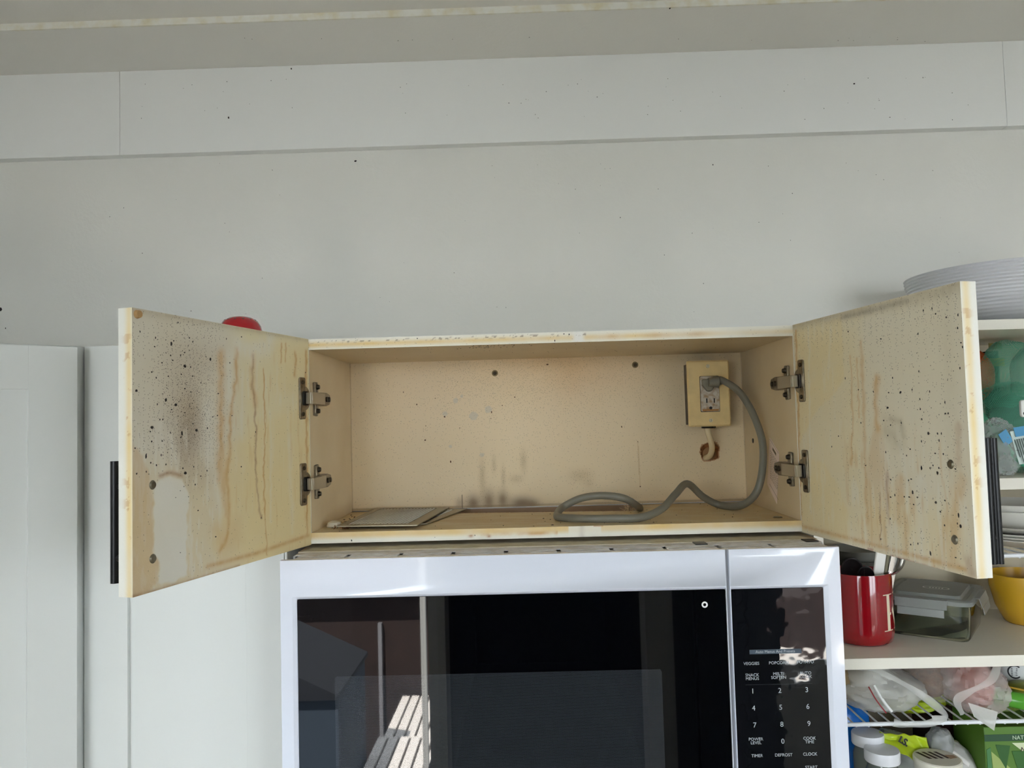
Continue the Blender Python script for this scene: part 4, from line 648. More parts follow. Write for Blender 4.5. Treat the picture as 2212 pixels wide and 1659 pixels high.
gm2 = bpy.data.materials.new('panel film'); gm2.use_nodes = True; nt = gm2.node_tree; pb = nt.nodes['Principled BSDF']
pb.inputs['Roughness'].default_value = .03; pb.inputs['IOR'].default_value = 1.6; pb.inputs['Base Color'].default_value = (*sr(14, 16, 20), 1)
tc = nt.nodes.new('ShaderNodeTexCoord'); n = nt.nodes.new('ShaderNodeTexNoise'); n.inputs['Scale'].default_value = 26; n.inputs['Detail'].default_value = 1.5; bu = nt.nodes.new('ShaderNodeBump'); bu.inputs['Strength'].default_value = .5; bu.inputs['Distance'].default_value = .0012
nt.links.new(tc.outputs['Object'], n.inputs['Vector']); nt.links.new(n.outputs['Fac'], bu.inputs['Height']); nt.links.new(bu.outputs['Normal'], pb.inputs['Normal'])
pg = MB().prism(rrect(MG1+.0016, .3544, GZ0+.001, GZ1-.001, .002), (0, MY+.006, 0), (1, 0, 0), (0, 0, 1), (0, -.0035, 0)).make('panel_glass', gm2, cpn)
legend = mat('panel legend', sr(176, 182, 188), .5)
MB().box(.2521, .3215, MY+.0021, MY+.0025, -.1466, -.1408).make('menu_bar', mat('blue grey print', sr(58, 74, 88), .3), cpn)
def lg(s, x, z, size): text(s, size, (x, MY+.0023, z), (1, 0, 0), (0, 0, 1), (0, -1, 0), legend, 'legend', cpn, .00012)
lg('Auto Menus And Presets', .2865, -.1437, .0052)
for s, x, z in (('VEGGIES', .2539, -.1590), ('POPCORN', .2905, -.1588), ('POTATO', .3262, -.1585), ('SNACK\nMENUS', .2543, -.1765), ('MELT/\nSOFTEN', .2895, -.1757), ('AUTO\nCOOK', .3256, -.1755), ('POWER\nLEVEL', .2556, -.2607), ('COOK\nTIME', .3268, -.2610), ('TIMER', .2563, -.2800), ('DEFROST', .2916, -.2797), ('CLOCK', .3266, -.2793), ('START', .3275, -.2965)):
    lg(s, x, z, .0056)
for s, x, z in (('1', .2541, -.1955), ('2', .2902, -.1955), ('3', .3262, -.1952), ('4', .2545, -.2178), ('5', .2905, -.2175), ('6', .3266, -.2172), ('7', .2549, -.2400), ('8', .2910, -.2398), ('9', .3270, -.2396), ('0', .2913, -.2620)):
    lg(s, x, z, .0095)
MB().box(.245, .334, MY+.0022, MY+.0025, -.18705, -.18680).make('print_line', mat('dim print', sr(60, 64, 68), .5), cpn)
MB().box(MG0, MG1, -.100, -.06, -.415, -.0075).make('door_gap', greypl, mw)

# ------------------------------------------------------------ shaker cabinets on the left
def shaker(parent, o, t, n, w, z0, z1, st, rail, th=.019, st2=None, hz=None):
    """door with its lower left corner at o; t runs along, n points to the room; frame with a sunk panel"""
    o, t, n = Vector(o), Vector(t).normalized(), Vector(n).normalized(); z = Vector((0, 0, 1)); st2 = st2 or st
    d = MB()
    d.obox(o+z*z0, t*st, -n*th, z*(z1-z0)); d.obox(o+t*(w-st2)+z*z0, t*st2, -n*th, z*(z1-z0)); d.obox(o+t*st+z*(z1-rail), t*(w-st-st2), -n*th, z*rail); d.obox(o+t*st+z*z0, t*(w-st-st2), -n*th, z*rail)
    dd = d.make('door', cabw, parent, bevel=.0003)
    MB().obox(o+t*st+z*(z0+rail)-n*.0075, t*(w-st-st2), -n*.006, z*(z1-z0-2*rail)).make('panel', cabw, dd)
    return dd
c1 = thing('wall_cabinet', (-.55, .12, -.45), 'white shaker wall cabinet left of the microwave, partly behind the open stained door', 'cabinet')
MB().box(-.6975, -.4005, .0005, DEP, -.46, .3045).make('carcass', cabw, c1, bevel=.0006)
shaker(c1, (-.6975, -.019, 0), (1, 0, 0), (0, -1, 0), .2965, -.455, .3045, .0640, .09, st2=.0570)
MB().box(-.4, -.3965, -.0185, .2, -.46, .3045).make('filler_strip', cabw, c1)
c2 = thing('corner_cabinet', (-1.05, -.05, -.45), 'white diagonal corner cabinet at the left edge, shaker door turned towards the room', 'cabinet')
k45 = math.radians(42); tt = Vector((-math.cos(k45), -math.sin(k45), 0)); nn = Vector((math.sin(k45), -math.cos(k45), 0))
e = Vector((-.6920, -.0465, 0)); 
shaker(c2, e+tt*.46, -tt, nn, .46, -.455, .3005, .0615, .062)
q0 = e-nn*.0195-tt*.006; q1 = q0+tt*.50; q0 = q0-Vector((.006, 0, 0))
MB().prism([(q0.x, q0.y), (q1.x, q1.y), (-1.30, q1.y), (-1.30, DEP), (-.6985, DEP), (-.6985, -.004)], (0, 0, -.46), (1, 0, 0), (0, 1, 0), (0, 0, .7645)).make('carcass', cabw, c2, bevel=.0006)
# red domed canister on top
rc_ = thing('canister', (-.491, .06, .3045), 'small red dome with notches round its top, on the left cabinet behind the open door', 'canister')
redm = mat('red plastic', sr(176, 12, 28), .22, coat=.5)
MB().lathe([(.031, 0), (.0335, .008), (.0335, .026), (.0315, .034), (.0265, .042), (.018, .0475), (.008, .0495), (0, .05)], (-.491, .06, .3046), 40).make('dome', redm, rc_)
for i in range(12):
    a = i*math.pi/6; MB().frust((-.491+.0225*math.cos(a), .06+.0225*math.sin(a), .3460), (-.491+.0238*math.cos(a), .06+.0238*math.sin(a), .3488), .0018, .0018, 8).make('notch', mat('notch shade', sr(60, 6, 10), .6), rc_)
# ------------------------------------------------------------ open shelf cabinet on the right and what stands in it
RX0, RX1 = .3975, 1.12
sh = thing('shelf_cabinet', (.75, .13, -.62), 'cream open shelf cabinet right of the microwave, full of dishes and groceries', 'cabinet')
MB().box(RX0-.014, RX0, .0015, DEP, -.62, .2915).make('side_panel', shelfm, sh)
MB().box(RX1, RX1+.016, .0015, DEP, -.62, .2915).make('side_panel', shelfm, sh)
MB().box(RX0-.014, RX1+.016, .0, DEP, .2920, HC).make('top_panel', shelfm, sh, bevel=.0006)
MB().box(RX0, RX1, DEP-.006, DEP, -.62, .2915).make('back_panel', mat('shelf back', sr(180, 170, 146), .6), sh)
MB().box(RX0, RX1, .0, DEP-.006, .0535, .0705).make('shelf', shelfm, sh, bevel=.0006)
MB().box(RX0, RX1, .0, DEP-.006, -.2038, -.1877).make('shelf', shelfm, sh, bevel=.0006)
MB().box(RX0, RX1, .0, DEP-.006, -.4750, -.4590).make('shelf', shelfm, sh, bevel=.0006)
MB().box(.70, .716, DEP-.0075, DEP-.006, -.04, .05).make('back_strip', shelfm, sh)
S1, S2, S3, S4 = .0705, -.1877, -.2820, -.4590   # surfaces: upper shelf, middle shelf, wire rack, lower shelf

# ribbed white bowl on top
pf = []; nb_ = 17
for i in range(nb_*4+1):
    t = i/(nb_*4); r = .052+(.148-.052)*(1-(1-t)**1.9)**.62; z = .004+.087*t
    pf.append((r+.0009*math.cos(2*math.pi*i/4), z))
pin = [(.144, .091), (.142, .088)]+[(max(.0, .050+(.142-.050)*(1-(1-t)**1.9)**.62), .010+.078*t) for t in [k/10 for k in range(9, -1, -1)]]+[(0, .009)]
tag(MB().lathe([(0, .003), (.045, .003), (.047, 0), (.052, 0)]+pf+[(.1475, .0915)]+pin, (.765, .130, HC), 72).make('mixing_bowl', mat('white ribbed ceramic', sr(214, 215, 219), .28, coat=.2), angle=60), 'large white ribbed bowl on top of the open shelf cabinet', 'bowl')

# upper compartment
def crumple(seed, amp=.12, k=3.1):
    from mathutils import noise
    off = Vector((seed*3.7, seed*1.3, seed*2.1))
    def f(u): 
        a = noise.noise(u*k*.5+off); b = 1-abs(noise.noise(u*k+off*2))*2; c = 1-abs(noise.noise(u*k*2.3+off*3))*2
        return 1+amp*(a*.9+b*.55+c*.22)
    return f
def film(name, col, a, rough=.3, tr=.0):
    m = mat(name, col, rough, alpha=a, spec=.7, bump=.6, bscale=55); return m
def ribbon(pts, w, m, name, parent, k=8):
    P = spline(pts, k); b = MB(); vs = []
    for i, p in enumerate(P):
        t = (P[min(i+1, len(P)-1)]-P[max(i-1, 0)]).normalized(); s_ = t.cross(Vector((0, -1, .15))).normalized(); ww = w*(.85+.25*math.sin(i*.35))
        vs += [p-s_*ww, p+s_*ww*.1-Vector((0, .0015, 0)), p+s_*ww]
    b.add(vs, [(3*i+j, 3*i+j+1, 3*i+j+4, 3*i+j+3) for i in range(len(P)-1) for j in (0, 1)])
    return b.make(name, m, parent, angle=80)
fold = film('white bag fold', sr(224, 224, 218), .38, .35)
# green net bag with things inside
net = bpy.data.materials.new('green net'); net.use_nodes = True; nt = net.node_tree; pb = nt.nodes['Principled BSDF']; pb.inputs['Base Color'].default_value = (*sr(88, 168, 138), 1); pb.inputs['Roughness'].default_value = .6
tc = nt.nodes.new('ShaderNodeTexCoord'); sx = nt.nodes.new('ShaderNodeSeparateXYZ'); nt.links.new(tc.outputs['Object'], sx.inputs[0])
pt = .0021
ga = mth('FRACT', mth('DIVIDE', mth('ADD', sx.outputs[0], sx.outputs[2]), pt)); gb_ = mth('FRACT', mth('DIVIDE', mth('SUBTRACT', sx.outputs[0], sx.outputs[2]), pt))
th_ = mth('MAXIMUM', mth('LESS_THAN', ga, .29), mth('LESS_THAN', gb_, .29)); nt.links.new(th_, pb.inputs['Alpha'])
mbg = thing('mesh_bag', (.755, .1, S1), 'green net bag on the upper shelf of the open cabinet', 'bag')
def bagshape(u):
    f = crumple(2, .10, 2.6)(u); return f*(1-.35*max(0, u.z)**1.5)
MB().blob((.765, .112, S1+.085), (.084, .060, .088), bagshape, 64, 44).make('net', net, mbg)
MB().blob((.768, .125, S1+.148), (.050, .040, .066), crumple(5, .12, 2.2), 48, 36).make('net_top', net, mbg)
MB().blob((.770, .118, S1+.070), (.050, .034, .056), crumple(9, .06), 32, 24).make('contents', mat('dark contents', sr(58, 66, 66), .6), mbg)
MB().blob((.800, .110, S1+.150), (.036, .034, .060), crumple(11, .15), 32, 24).make('contents', mat('white wool', sr(214, 208, 200), .8), mbg)
MB().tube(spline([(.690, .09, S1+.10), (.704, .06, S1+.055), (.735, .05, S1+.012), (.80, .048, S1+.006)], 8), .0035, 8).make('drawstring', mat('green cord', sr(80, 170, 134), .6), mbg)
cbg = thing('plastic_bag', (.69, .06, S1), 'clear plastic bag with a blue and white label in front of the green net bag', 'bag')
clearf = film('clear film', sr(226, 230, 230), .32, .12)
MB().blob((.690, .050, S1+.040), (.034, .028, .042), crumple(3, .2, 4), 48, 36).make('film', clearf, cbg)
lb = MB().obox((.693, .0205, S1+.068), (.028, .002, .004), (0, .001, 0), (.012, .001, -.050)).make('label', mat('label paper', sr(206, 222, 216), .6), cbg)
MB().obox((.676, .0215, S1+.064), (.012, .0, .008), (0, .001, 0), (.010, 0, -.018)).make('blue_flap', mat('blue label', sr(72, 150, 196), .5), cbg)
MB().obox((.6975, .0190, S1+.074), (.0245, .002, .003), (0, .001, 0), (.0035, 0, -.014)).make('blue_band', mat('blue label', sr(72, 150, 196), .5), cbg)
b = MB(); rn = random.Random(8)
for i in range(7):
    o_ = Vector((.6985+i*.0032, .0195, S1+.056+i*.0005)); b.obox(o_, (.0012, 0, 0), (0, .0005, 0), Vector((.010, 0, -.040))*rn.uniform(.6, .9))
stuff(b.make('printed_lines', mat('print dark', sr(70, 84, 80), .6), lb, smooth=False))
tag(MB().blob((.7285, .155, S1+.160), (.024, .024, .040), crumple(4, .10), 32, 24).make('orange_packet', mat('orange film', sr(206, 96, 44), .35, bump=.3)), 'orange packet behind the right door, at the left end of the upper shelf', 'packet')
tag(MB().blob((.6900, .170, S1+.060), (.036, .045, .0605), crumple(14, .10), 32, 24).make('grey_bag', mat('dusky film', sr(96, 92, 80), .4, bump=.3)), 'dark greyish bag under the orange packet on the upper shelf', 'bag')
bt = thing('oil_bottle', (.787, .21, S1), 'dark bottle with yellow bands behind the green net bag', 'bottle')
MB().lathe([(0, 0), (.011, 0), (.0125, .003), (.0125, .205), (.0, .205)], (.787, .215, S1), 24).make('glass', mat('dark green glass', sr(38, 40, 18), .2), bt)
MB().box(.7735, .8015, .199, .2, S1+.178, S1+.192).make('yellow_band', mat('yellow label', sr(206, 190, 48), .5), bt)
MB().box(.776, .7985, .199, .2, S1+.208, S1+.219).make('yellow_cap', mat('dull yellow', sr(120, 110, 34), .5), bt)
ck = thing('bag_clip', (.716, .018, S1), 'white bag clip at the right edge hanging on the net bag', 'clip')
MB().prism(rrect(.7095, .722, .160, .186, .004), (0, .022, 0), (1, 0, 0), (0, 0, 1), (0, -.005, 0)).make('jaw', mat('white clip', sr(235, 235, 230), .4), ck, bevel=.001)
MB().frust((.7150, .0170, .1655), (.7150, .0163, .1655), .0028, .0028, 16).make('hole', blackp, ck)

# middle compartment: wire stand with plates and bowls
porc = mat('white porcelain', sr(226, 224, 216), .25, coat=.2); wirem = mat('white coated wire', sr(226, 230, 234), .35)
ws = thing('wire_stand', (.80, .12, S2), 'white wire dish stand on the middle shelf carrying plates and bowls', 'rack')
for z in (-.0485,): MB().tube([(.668, .028, z), (1.06, .028, z)], .0032, 10).make('front_rail', wirem, ws)
MB().tube([(.668, .23, -.0485), (1.06, .23, -.0485)], .0032, 10).make('back_rail', wirem, ws)
for i in range(16): MB().tube([(.676+i*.024, .026, -.0510), (.676+i*.024, .232, -.0510)], .0015, 8).make('cross_wire', wirem, ws)
for x in (.870, 1.055):
    for y in (.228,): MB().tube([(x, y, -.0485), (x, y, S2)], .0028, 10).make('leg', wirem, ws)
def plate(r, z, label, x=.80, y=.135, h=.016, name='plate', cat='plate', grp=None):
    return tag(MB().lathe([(0, .0), (r*.6, 0), (r*.66, .002), (r*.97, h-.002), (r, h), (r*.985, h+.0012), (r*.68, .0045), (r*.6, .003), (0, .003)], (x, y, z), 56, 1, .86 if r > .13 else 1).make(name, porc, angle=50), label, cat, grp)
Z0 = -.0493
plate(.122, Z0+.0008, 'bottom white plate of the stack, lying on the wire stand'); plate(.122, Z0+.0052, 'white plate second from the bottom of the stack on the wire stand')
plate(.124, Z0+.0102, 'white plate with a bright rim, second from the top under the bowls')
plate(.124, Z0+.0198, 'white plate directly under the two stacked bowls')
def sbowl(z, label): return tag(MB().lathe([(0, 0), (.026, 0), (.027, .002), (.048, .010), (.066, .026), (.072, .036), (.0705, .0365), (.064, .027), (.046, .012), (.0, .004)], (.760, .125, z), 48).make('bowl', porc, angle=50), label, 'bowl')
sbowl(Z0+.0235, 'lower of the two stacked white bowls by the black handle'); sbowl(Z0+.0345, 'upper of the two stacked white bowls by the black handle')

# red crock with utensils
CX, CY, CR = .4865, .095, .0475
cr = thing('utensil_crock', (CX, CY, S2), 'red glazed crock lettered in cream, holding spoons, beside the microwave', 'crock')
crm = mat('red glaze', sr(146, 8, 22), .12, coat=.6)
MB().lathe([(0, 0), (CR*.80, 0), (CR*.93, .004), (CR*.99, .012), (CR, .02), (CR, .106), (CR*.985, .1095), (CR*.93, .1095), (CR*.915, .106), (CR*.91, .012), (0, .008)], (CX, CY, S2), 72).make('pot', crm, cr, angle=45)
kb = MB()
def wrap(poly, k=8):   # flat letter pieces bent round the pot; u arc metres from the letter axis, v height
    a0 = math.radians(-58)
    def P(u, v): a = a0+u/CR; return (CX+(CR+.0004)*math.cos(a), CY+(CR+.0004)*math.sin(a), S2+v)
    (u0, v0), (u1, v1), (u2, v2), (u3, v3) = poly; vs = []
    for i in range(k+1):
        t = i/k; vs += [P(u0+(u1-u0)*t, v0+(v1-v0)*t), P(u3+(u2-u3)*t, v3+(v2-v3)*t)]
    kb.add(vs, [(2*i, 2*i+2, 2*i+3, 2*i+1) for i in range(k)])
KZ, KH = .024, .056
wrap([(-.003, KZ), (.004, KZ), (.004, KZ+KH), (-.003, KZ+KH)])
wrap([(-.010, KZ), (.011, KZ), (.011, KZ+.0014), (-.010, KZ+.0014)]); wrap([(-.010, KZ+KH-.0014), (.011, KZ+KH-.0014), (.011, KZ+KH), (-.010, KZ+KH)])
wrap([(.004, KZ+.024), (.0065, KZ+.024), (.027, KZ+KH), (.0245, KZ+KH)]); wrap([(.0095, KZ+.030), (.024, KZ), (.032, KZ), (.0135, KZ+.036)])
wrap([(.018, KZ), (.036, KZ), (.036, KZ+.0014), (.018, KZ+.0014)]); wrap([(.018, KZ+KH-.0014), (.033, KZ+KH-.0014), (.033, KZ+KH), (.018, KZ+KH)])
kb.make('letter_k', mat('cream letter', sr(232, 218, 190), .3), cr, smooth=False)
stainless = mat('stainless', sr(176, 174, 168), .2, metal=1.)
def spoon(name, p0, p1, face, r, m, label, cat, deep=.35):
    """handle from p0 to p1 with a shallow oval bowl beyond p1"""
    t = thing(name, p0, label, cat); p0, p1 = Vector(p0), Vector(p1); d = (p1-p0).normalized(); face = Vector(face).normalized(); s = d.cross(face).normalized(); face = s.cross(d)
    MB().tube([p0, p1+d*.002], .0032, 10).make('handle', m, t)
    b = MB(); N, K = 28, 6; vs = [];
    for k in range(K+1):
        q = k/K
        for i in range(N):
            a = 2*math.pi*i/N; vs.append(p1+d*(r*1.35+r*1.45*q*math.cos(a))+s*(r*q*math.sin(a))-face*(r*deep*(1-q*q)))
    fs = [(k*N+i, k*N+(i+1) % N, (k+1)*N+(i+1) % N, (k+1)*N+i) for k in range(K) for i in range(N)]
    b.add(vs, fs).make('bowl', m, t, solid=.0014, angle=80); return t
blk = mat('dark nylon', sr(26, 22, 24), .3)
spoon('serving_spoon', (.500, .110, S2+.010), (.474, .080, S2+.092), (-.3, -1, .2), .0170, blk, 'left dark rimmed spoon head rising just above the red crock', 'spoon')
spoon('serving_spoon', (.507, .108, S2+.010), (.4905, .078, S2+.088), (-.2, -1, .2), .0130, blk, 'right, smaller dark spoon head just above the red crock', 'spoon')
sp = thing('spatula', (.49, .09, S2+.01), 'white handled utensil leaning in the red crock', 'spatula')
MB().obox((.484, .078, S2+.012), (.0165, .0, -.003), (0, .004, 0), Vector((.031, -.002, .168))).make('handle', mat('white handle', sr(232, 230, 222), .35), sp, bevel=.0018)
MB().obox((.5005, .0790, S2+.009), (.0050, .0, -.001), (0, .006, 0), Vector((.031, -.002, .165))).make('edge_strip', mat('olive strip', sr(104, 100, 74), .5), sp, bevel=.001)
tg = thing('tongs', (.505, .09, S2+.01), 'ridged steel tongs leaning right in the red crock', 'tongs')
MB().obox((.500, .1080, S2+.012), (.016, 0, -.003), (0, .0015, 0), Vector((.038, -.006, .160))).make('arm', stainless, tg, bevel=.0006)
MB().obox((.505, .0840, S2+.012), (.012, 0, -.003), (0, .0015, 0), Vector((.034, -.004, .150))).make('arm', stainless, tg, bevel=.0006)
spoon('ladle', (.495, .120, S2+.012), (.5260, .088, S2+.106), (-.6, -1, .8), .0190, stainless, 'shiny steel ladle tipping over the right rim of the red crock', 'ladle', .5)
# glasses and bowls behind the crock
gls = mat('clear glass', sr(236, 240, 238), .03, trans=1., ior=1.45)
def tumbler(x, y, label):
    return tag(MB().lathe([(0, 0), (.024, 0), (.026, .003), (.031, .135), (.0295, .135), (.0245, .010), (0, .008)], (x, y, S2), 16).make('tumbler', gls, angle=10), label, 'glass')
tumbler(.434, .180, 'faceted clear tumbler behind the top corner of the microwave, nearer the crock'); tumbler(.436, .242, 'clear tumbler deepest in the corner behind the crock')
gbowl = mat('grey stoneware', sr(128, 128, 120), .3); dplate = mat('dark stoneware', sr(84, 82, 76), .3)
for i in range(7):
    z = S2+.001+i*.0165; r = .056-.001*i; m_ = dplate if i % 3 == 2 else gbowl
    lab = ('bottom', 'second from the bottom', 'third from the bottom, darker', 'middle', 'third from the top', 'second from the top, darker', 'top')[i]
    tag(MB().lathe([(0, 0), (.030, 0), (.031, .002), (r*.93, .019), (r, .026), (r*.975, .0265), (r*.9, .020), (.026, .0045), (0, .0045)], (.532, .207, z), 40).make('stacked_bowl', m_, angle=50), 'grey stacked bowl behind the red crock, %s of the pile' % lab, 'bowl')

# lidded glass box
gc = thing('food_container', (.65, .12, S2), 'glass food container with clip lid on the middle shelf', 'container')
ang = math.radians(19); T_ = Vector((math.cos(ang), -math.sin(ang)*1.05, 0)).normalized(); N_ = Vector((T_.y*-1, T_.x, 0)); N_ = Vector((.62, .78, 0)).normalized(); 
FL = Vector((.5450, .0930, S2+.0008)); Lx, Ly = .0985, .118
T_ = Vector((.800, -.600, 0)); N_ = Vector((.600, .800, 0)); FL = Vector((.5400, .1290, S2+.0008)); Lx, Ly = .120, .140
def ringat(x0, x1, y0, y1, r, z): return [FL+T_*a+N_*b_+Vector((0, 0, z)) for a, b_ in rrect(x0, x1, y0, y1, r, 5)]
def loft(rings, cap0=True, cap1=True):
    b = MB(); k = len(rings[0]); vs = [p for r in rings for p in r]
    fs = [(j*k+i, j*k+(i+1) % k, (j+1)*k+(i+1) % k, (j+1)*k+i) for j in range(len(rings)-1) for i in range(k)]
    if cap0: fs.append(tuple(range(k))[::-1])
    if cap1: fs.append(tuple((len(rings)-1)*k+i for i in range(k)))
    return b.add(vs, fs)
g = .003
rings = [ringat(.004, Lx-.004, .004, Ly-.004, .012, 0), ringat(.001, Lx-.001, .001, Ly-.001, .014, .004), ringat(0, Lx, 0, Ly, .014, .012), ringat(-.002, Lx+.002, -.002, Ly+.002, .014, .058),
         ringat(-.002+g, Lx+.002-g, -.002+g, Ly+.002-g, .012, .058), ringat(g, Lx-g, g, Ly-g, .012, .012), ringat(.006, Lx-.006, .006, Ly-.006, .010, .005)]
loft(rings).make('glass_body', mat('greenish glass', sr(222, 232, 222), .03, trans=1., ior=1.45), gc, angle=50)
lidm = mat('frosted lid', sr(150, 154, 150), .3, alpha=.62)
loft([ringat(-.006, Lx+.006, -.006, Ly+.006, .016, .056), ringat(-.006, Lx+.006, -.006, Ly+.006, .016, .0625), ringat(-.003, Lx+.003, -.003, Ly+.003, .014, .0645), ringat(.004, Lx-.004, .004, Ly-.004, .012, .0645), ringat(.006, Lx-.006, .006, Ly-.006, .012, .0625), ringat(.011, Lx-.011, .011, Ly-.011, .010, .0625), ringat(.013, Lx-.013, .013, Ly-.013, .010, .068)]).make('lid', lidm, gc, angle=30, bevel=.0004)
def clip(o, along, outw, w):
    up_ = Vector((0, 0, 1)); c = MB(); o = FL+o
    c.obox(o-along*w/2+outw*.002+up_*.0625, along*w, outw*.010, up_*.0015)
    c.obox(o-along*w/2+outw*.010+up_*.064, along*w, outw*.0014, -up_*.014+outw*.004)
    c.obox(o-along*(w/2-.004)+outw*.014+up_*.050, along*(w-.008), outw*.0014, -up_*.012+outw*.002)
    c.make('clip', lidm, gc, bevel=.0008)
clip(T_*(Lx*.46), T_, -N_, .075); clip(T_*Lx+N_*(Ly*.5), N_, T_, .075); clip(T_*(Lx*.5)+N_*Ly, T_, N_, .066)
em = MB(); c0 = FL+T_*(Lx*.55)+N_*(Ly*.45)+Vector((0, 0, .0683)); vs = []
for r_ in (1., .90):
    for i in range(32): a = 2*math.pi*i/32; vs.append(c0+T_*.020*r_*math.cos(a)+N_*.011*r_*math.sin(a))
em.add(vs, [(i, (i+1) % 32, 32+(i+1) % 32, 32+i) for i in range(32)])
for i in range(5): q = c0+T_*(-.010+i*.0045); em.add([q-N_*.003, q+T_*.0024-N_*.003, q+T_*.0024+N_*.003, q+N_*.003], [(0, 1, 2, 3)])
em.make('emblem', mat('emblem', sr(214, 216, 214), .4), gc, smooth=False)
# yellow bowl
ym = mat('yellow glaze', sr(196, 152, 36), .25, coat=.2)
tag(MB().lathe([(0, 0), (.030, 0), (.034, .003), (.046, .028), (.0535, .060), (.0545, .082), (.053, .0825), (.0515, .060), (.043, .028), (.030, .008), (0, .007)], (.799, .175, S2+.0003), 48).make('yellow_bowl', ym, angle=50), 'deep yellow bowl on the middle shelf right of the glass container', 'bowl')

# wire rack under the middle shelf
wr = thing('wire_rack', (.75, .13, S3), 'white wire shelf rack below the middle shelf, loaded with grocery bags', 'rack')
MB().tube([(RX0+.002, .008, S3-.0035), (RX1-.002, .008, S3-.0035)], .0030, 12).make('front_rail', wirem, wr)
MB().tube([(RX0+.002, .255, S3-.0035), (RX1-.002, .255, S3-.0035)], .0030, 12).make('back_rail', wirem, wr)
for i in range(39):
    x = .4170+i*.0181; MB().tube([(x, .0075, S3-.0062), (x, .0085, S3-.0062), (x, .12, S3-.0030), (x, .258, S3-.0030)], .0014, 8).make('cross_wire', wirem, wr)
whitef = film('white bag film', sr(212, 212, 206), .62, .35); pinkf = film('pinkish bag film', sr(204, 150, 136), .85, .35)
g1 = thing('plastic_bag', (.50, .08, S3), 'crumpled translucent white bag at the left end of the wire rack', 'bag')
def sagL(u): return crumple(21, .13, 3.4)(u)*(1+.10*u.x)*(1-.55*max(0, u.x+.25)*max(0, u.z))
MB().blob((.490, .078, S3+.036), (.066, .066, .038), sagL, 72, 48).make('film', whitef, g1)
MB().blob((.455, .092, S3+.040), (.040, .048, .034), crumple(23, .1), 40, 28).make('contents', mat('tan contents', sr(150, 130, 96), .7), g1)
zp = MB(); zs = spline([(.462, .022, S3+.046), (.468, .012, S3+.030), (.480, .008, S3+.012)], 8)
zp.tube(zs, .0010, 6).make('red_seam', mat('red seam', sr(150, 40, 44), .5), g1)
MB().tube([p+Vector((.008, -.0005, .002)) for p in zs], .0022, 6).make('zip_strip', mat('zip film', sr(230, 232, 230), .3), g1)
ribbon([(.440, .050, S3+.074), (.480, .030, S3+.066), (.520, .014, S3+.046), (.552, .008, S3+.022), (.566, .006, S3+.006), (.545, .004, S3+.002)], .0055, fold, 'rolled_edge', g1)
ribbon([(.566, .006, S3+.004), (.535, .003, S3-.003), (.505, .0035, S3-.004), (.488, .004, S3+.000)], .0050, fold, 'rolled_edge', g1)
g2 = thing('bread_bag', (.58, .11, S3), 'brown seeded bread in a shiny clear bag in the middle of the wire rack', 'bread')
MB().blob((.586, .115, S3+.033), (.034, .058, .032), crumple(31, .05), 48, 32).make('loaf', mat('seeded crust', sr(122, 92, 64), .8, bump=1., bscale=300, vary=.5, vscale=160), g2)
MB().blob((.585, .108, S3+.039), (.042, .068, .038), crumple(33, .14, 4), 64, 44).make('film', film('shiny film', sr(210, 200, 196), .26, .08), g2)
tag(MB().blob((.645, .160, S3+.0385), (.030, .040, .0375), crumple(41, .10, 2), 40, 28).make('orange_packet', mat('orange card', sr(196, 82, 34), .4)), 'orange packet behind the pinkish bag on the wire rack', 'packet')
g3 = thing('plastic_bag', (.63, .07, S3), 'white bag with pink contents showing through, in the middle of the wire rack', 'bag')
MB().blob((.634, .066, S3+.036), (.030, .046, .036), crumple(43, .08), 48, 32).make('contents', mat('pink contents', sr(186, 96, 84), .5), g3)
MB().blob((.633, .060, S3+.037), (.040, .056, .040), crumple(45, .20, 3.2), 72, 48).make('film', film('thin white film', sr(214, 204, 200), .42, .3), g3)
ribbon([(.655, .020, S3+.075), (.632, .002, S3+.058), (.600, -.001, S3+.044), (.582, .002, S3+.030), (.588, .002, S3+.010)], .0060, fold, 'rolled_edge', g3)
MB().add([(.598, .004, S3+.026), (.640, .003, S3+.012), (.632, .001, S3-.014), (.605, .003, S3+.006)], [(0, 1, 2, 3)]).make('bag_corner', fold, g3, smooth=False, solid=.0006)
cw = thing('nut_carton', (.71, .2, S3), 'blue carton with cashews on it, behind the bags on the wire rack', 'carton')
MB().box(.698, .7455, .180, .235, S3, S3+.076).make('carton', mat('blue carton', sr(70, 78, 140), .45), cw, bevel=.001)
nutm = mat('cashew', sr(206, 150, 76), .5)
for cx_, cz_, a0 in ((.733, .017, 0), (.722, .058, 1.6), (.739, .040, .8)):
    pts_ = [Vector((cx_+.0075*math.cos(a0+t), .1785, S3+cz_+.0075*math.sin(a0+t))) for t in (0, .7, 1.4, 2.1, 2.8, 3.5)]; MB().tube(pts_, [.002, .0042, .005, .0048, .004, .002], 10).make('cashew', nutm, cw)
MB().box(.700, .7145, .1790, .1797, S3+.026, S3+.046).make('dark_window', mat('navy print', sr(22, 28, 84), .4), cw)
cn = thing('supplement_can', (.742, .14, S3), 'white labelled tub with a black letter C on the wire rack', 'tub')
MB().lathe([(0, 0), (.024, 0), (.0255, .003), (.0255, .074), (.024, .077), (0, .077)], (.745, .140, S3), 40).make('tub', mat('dull tub', sr(90, 84, 66), .4), cn)
MB().lathe([(.0259, .008), (.0259, .072)], (.745, .140, S3), 48).make('label', mat('white label', sr(205, 208, 206), .45), cn)
def onl(cx, cyy, R, a_deg, z): a = math.radians(a_deg); return Vector((cx+R*math.cos(a), cyy+R*math.sin(a), z))
cb = MB(); vs = []; NN = 24
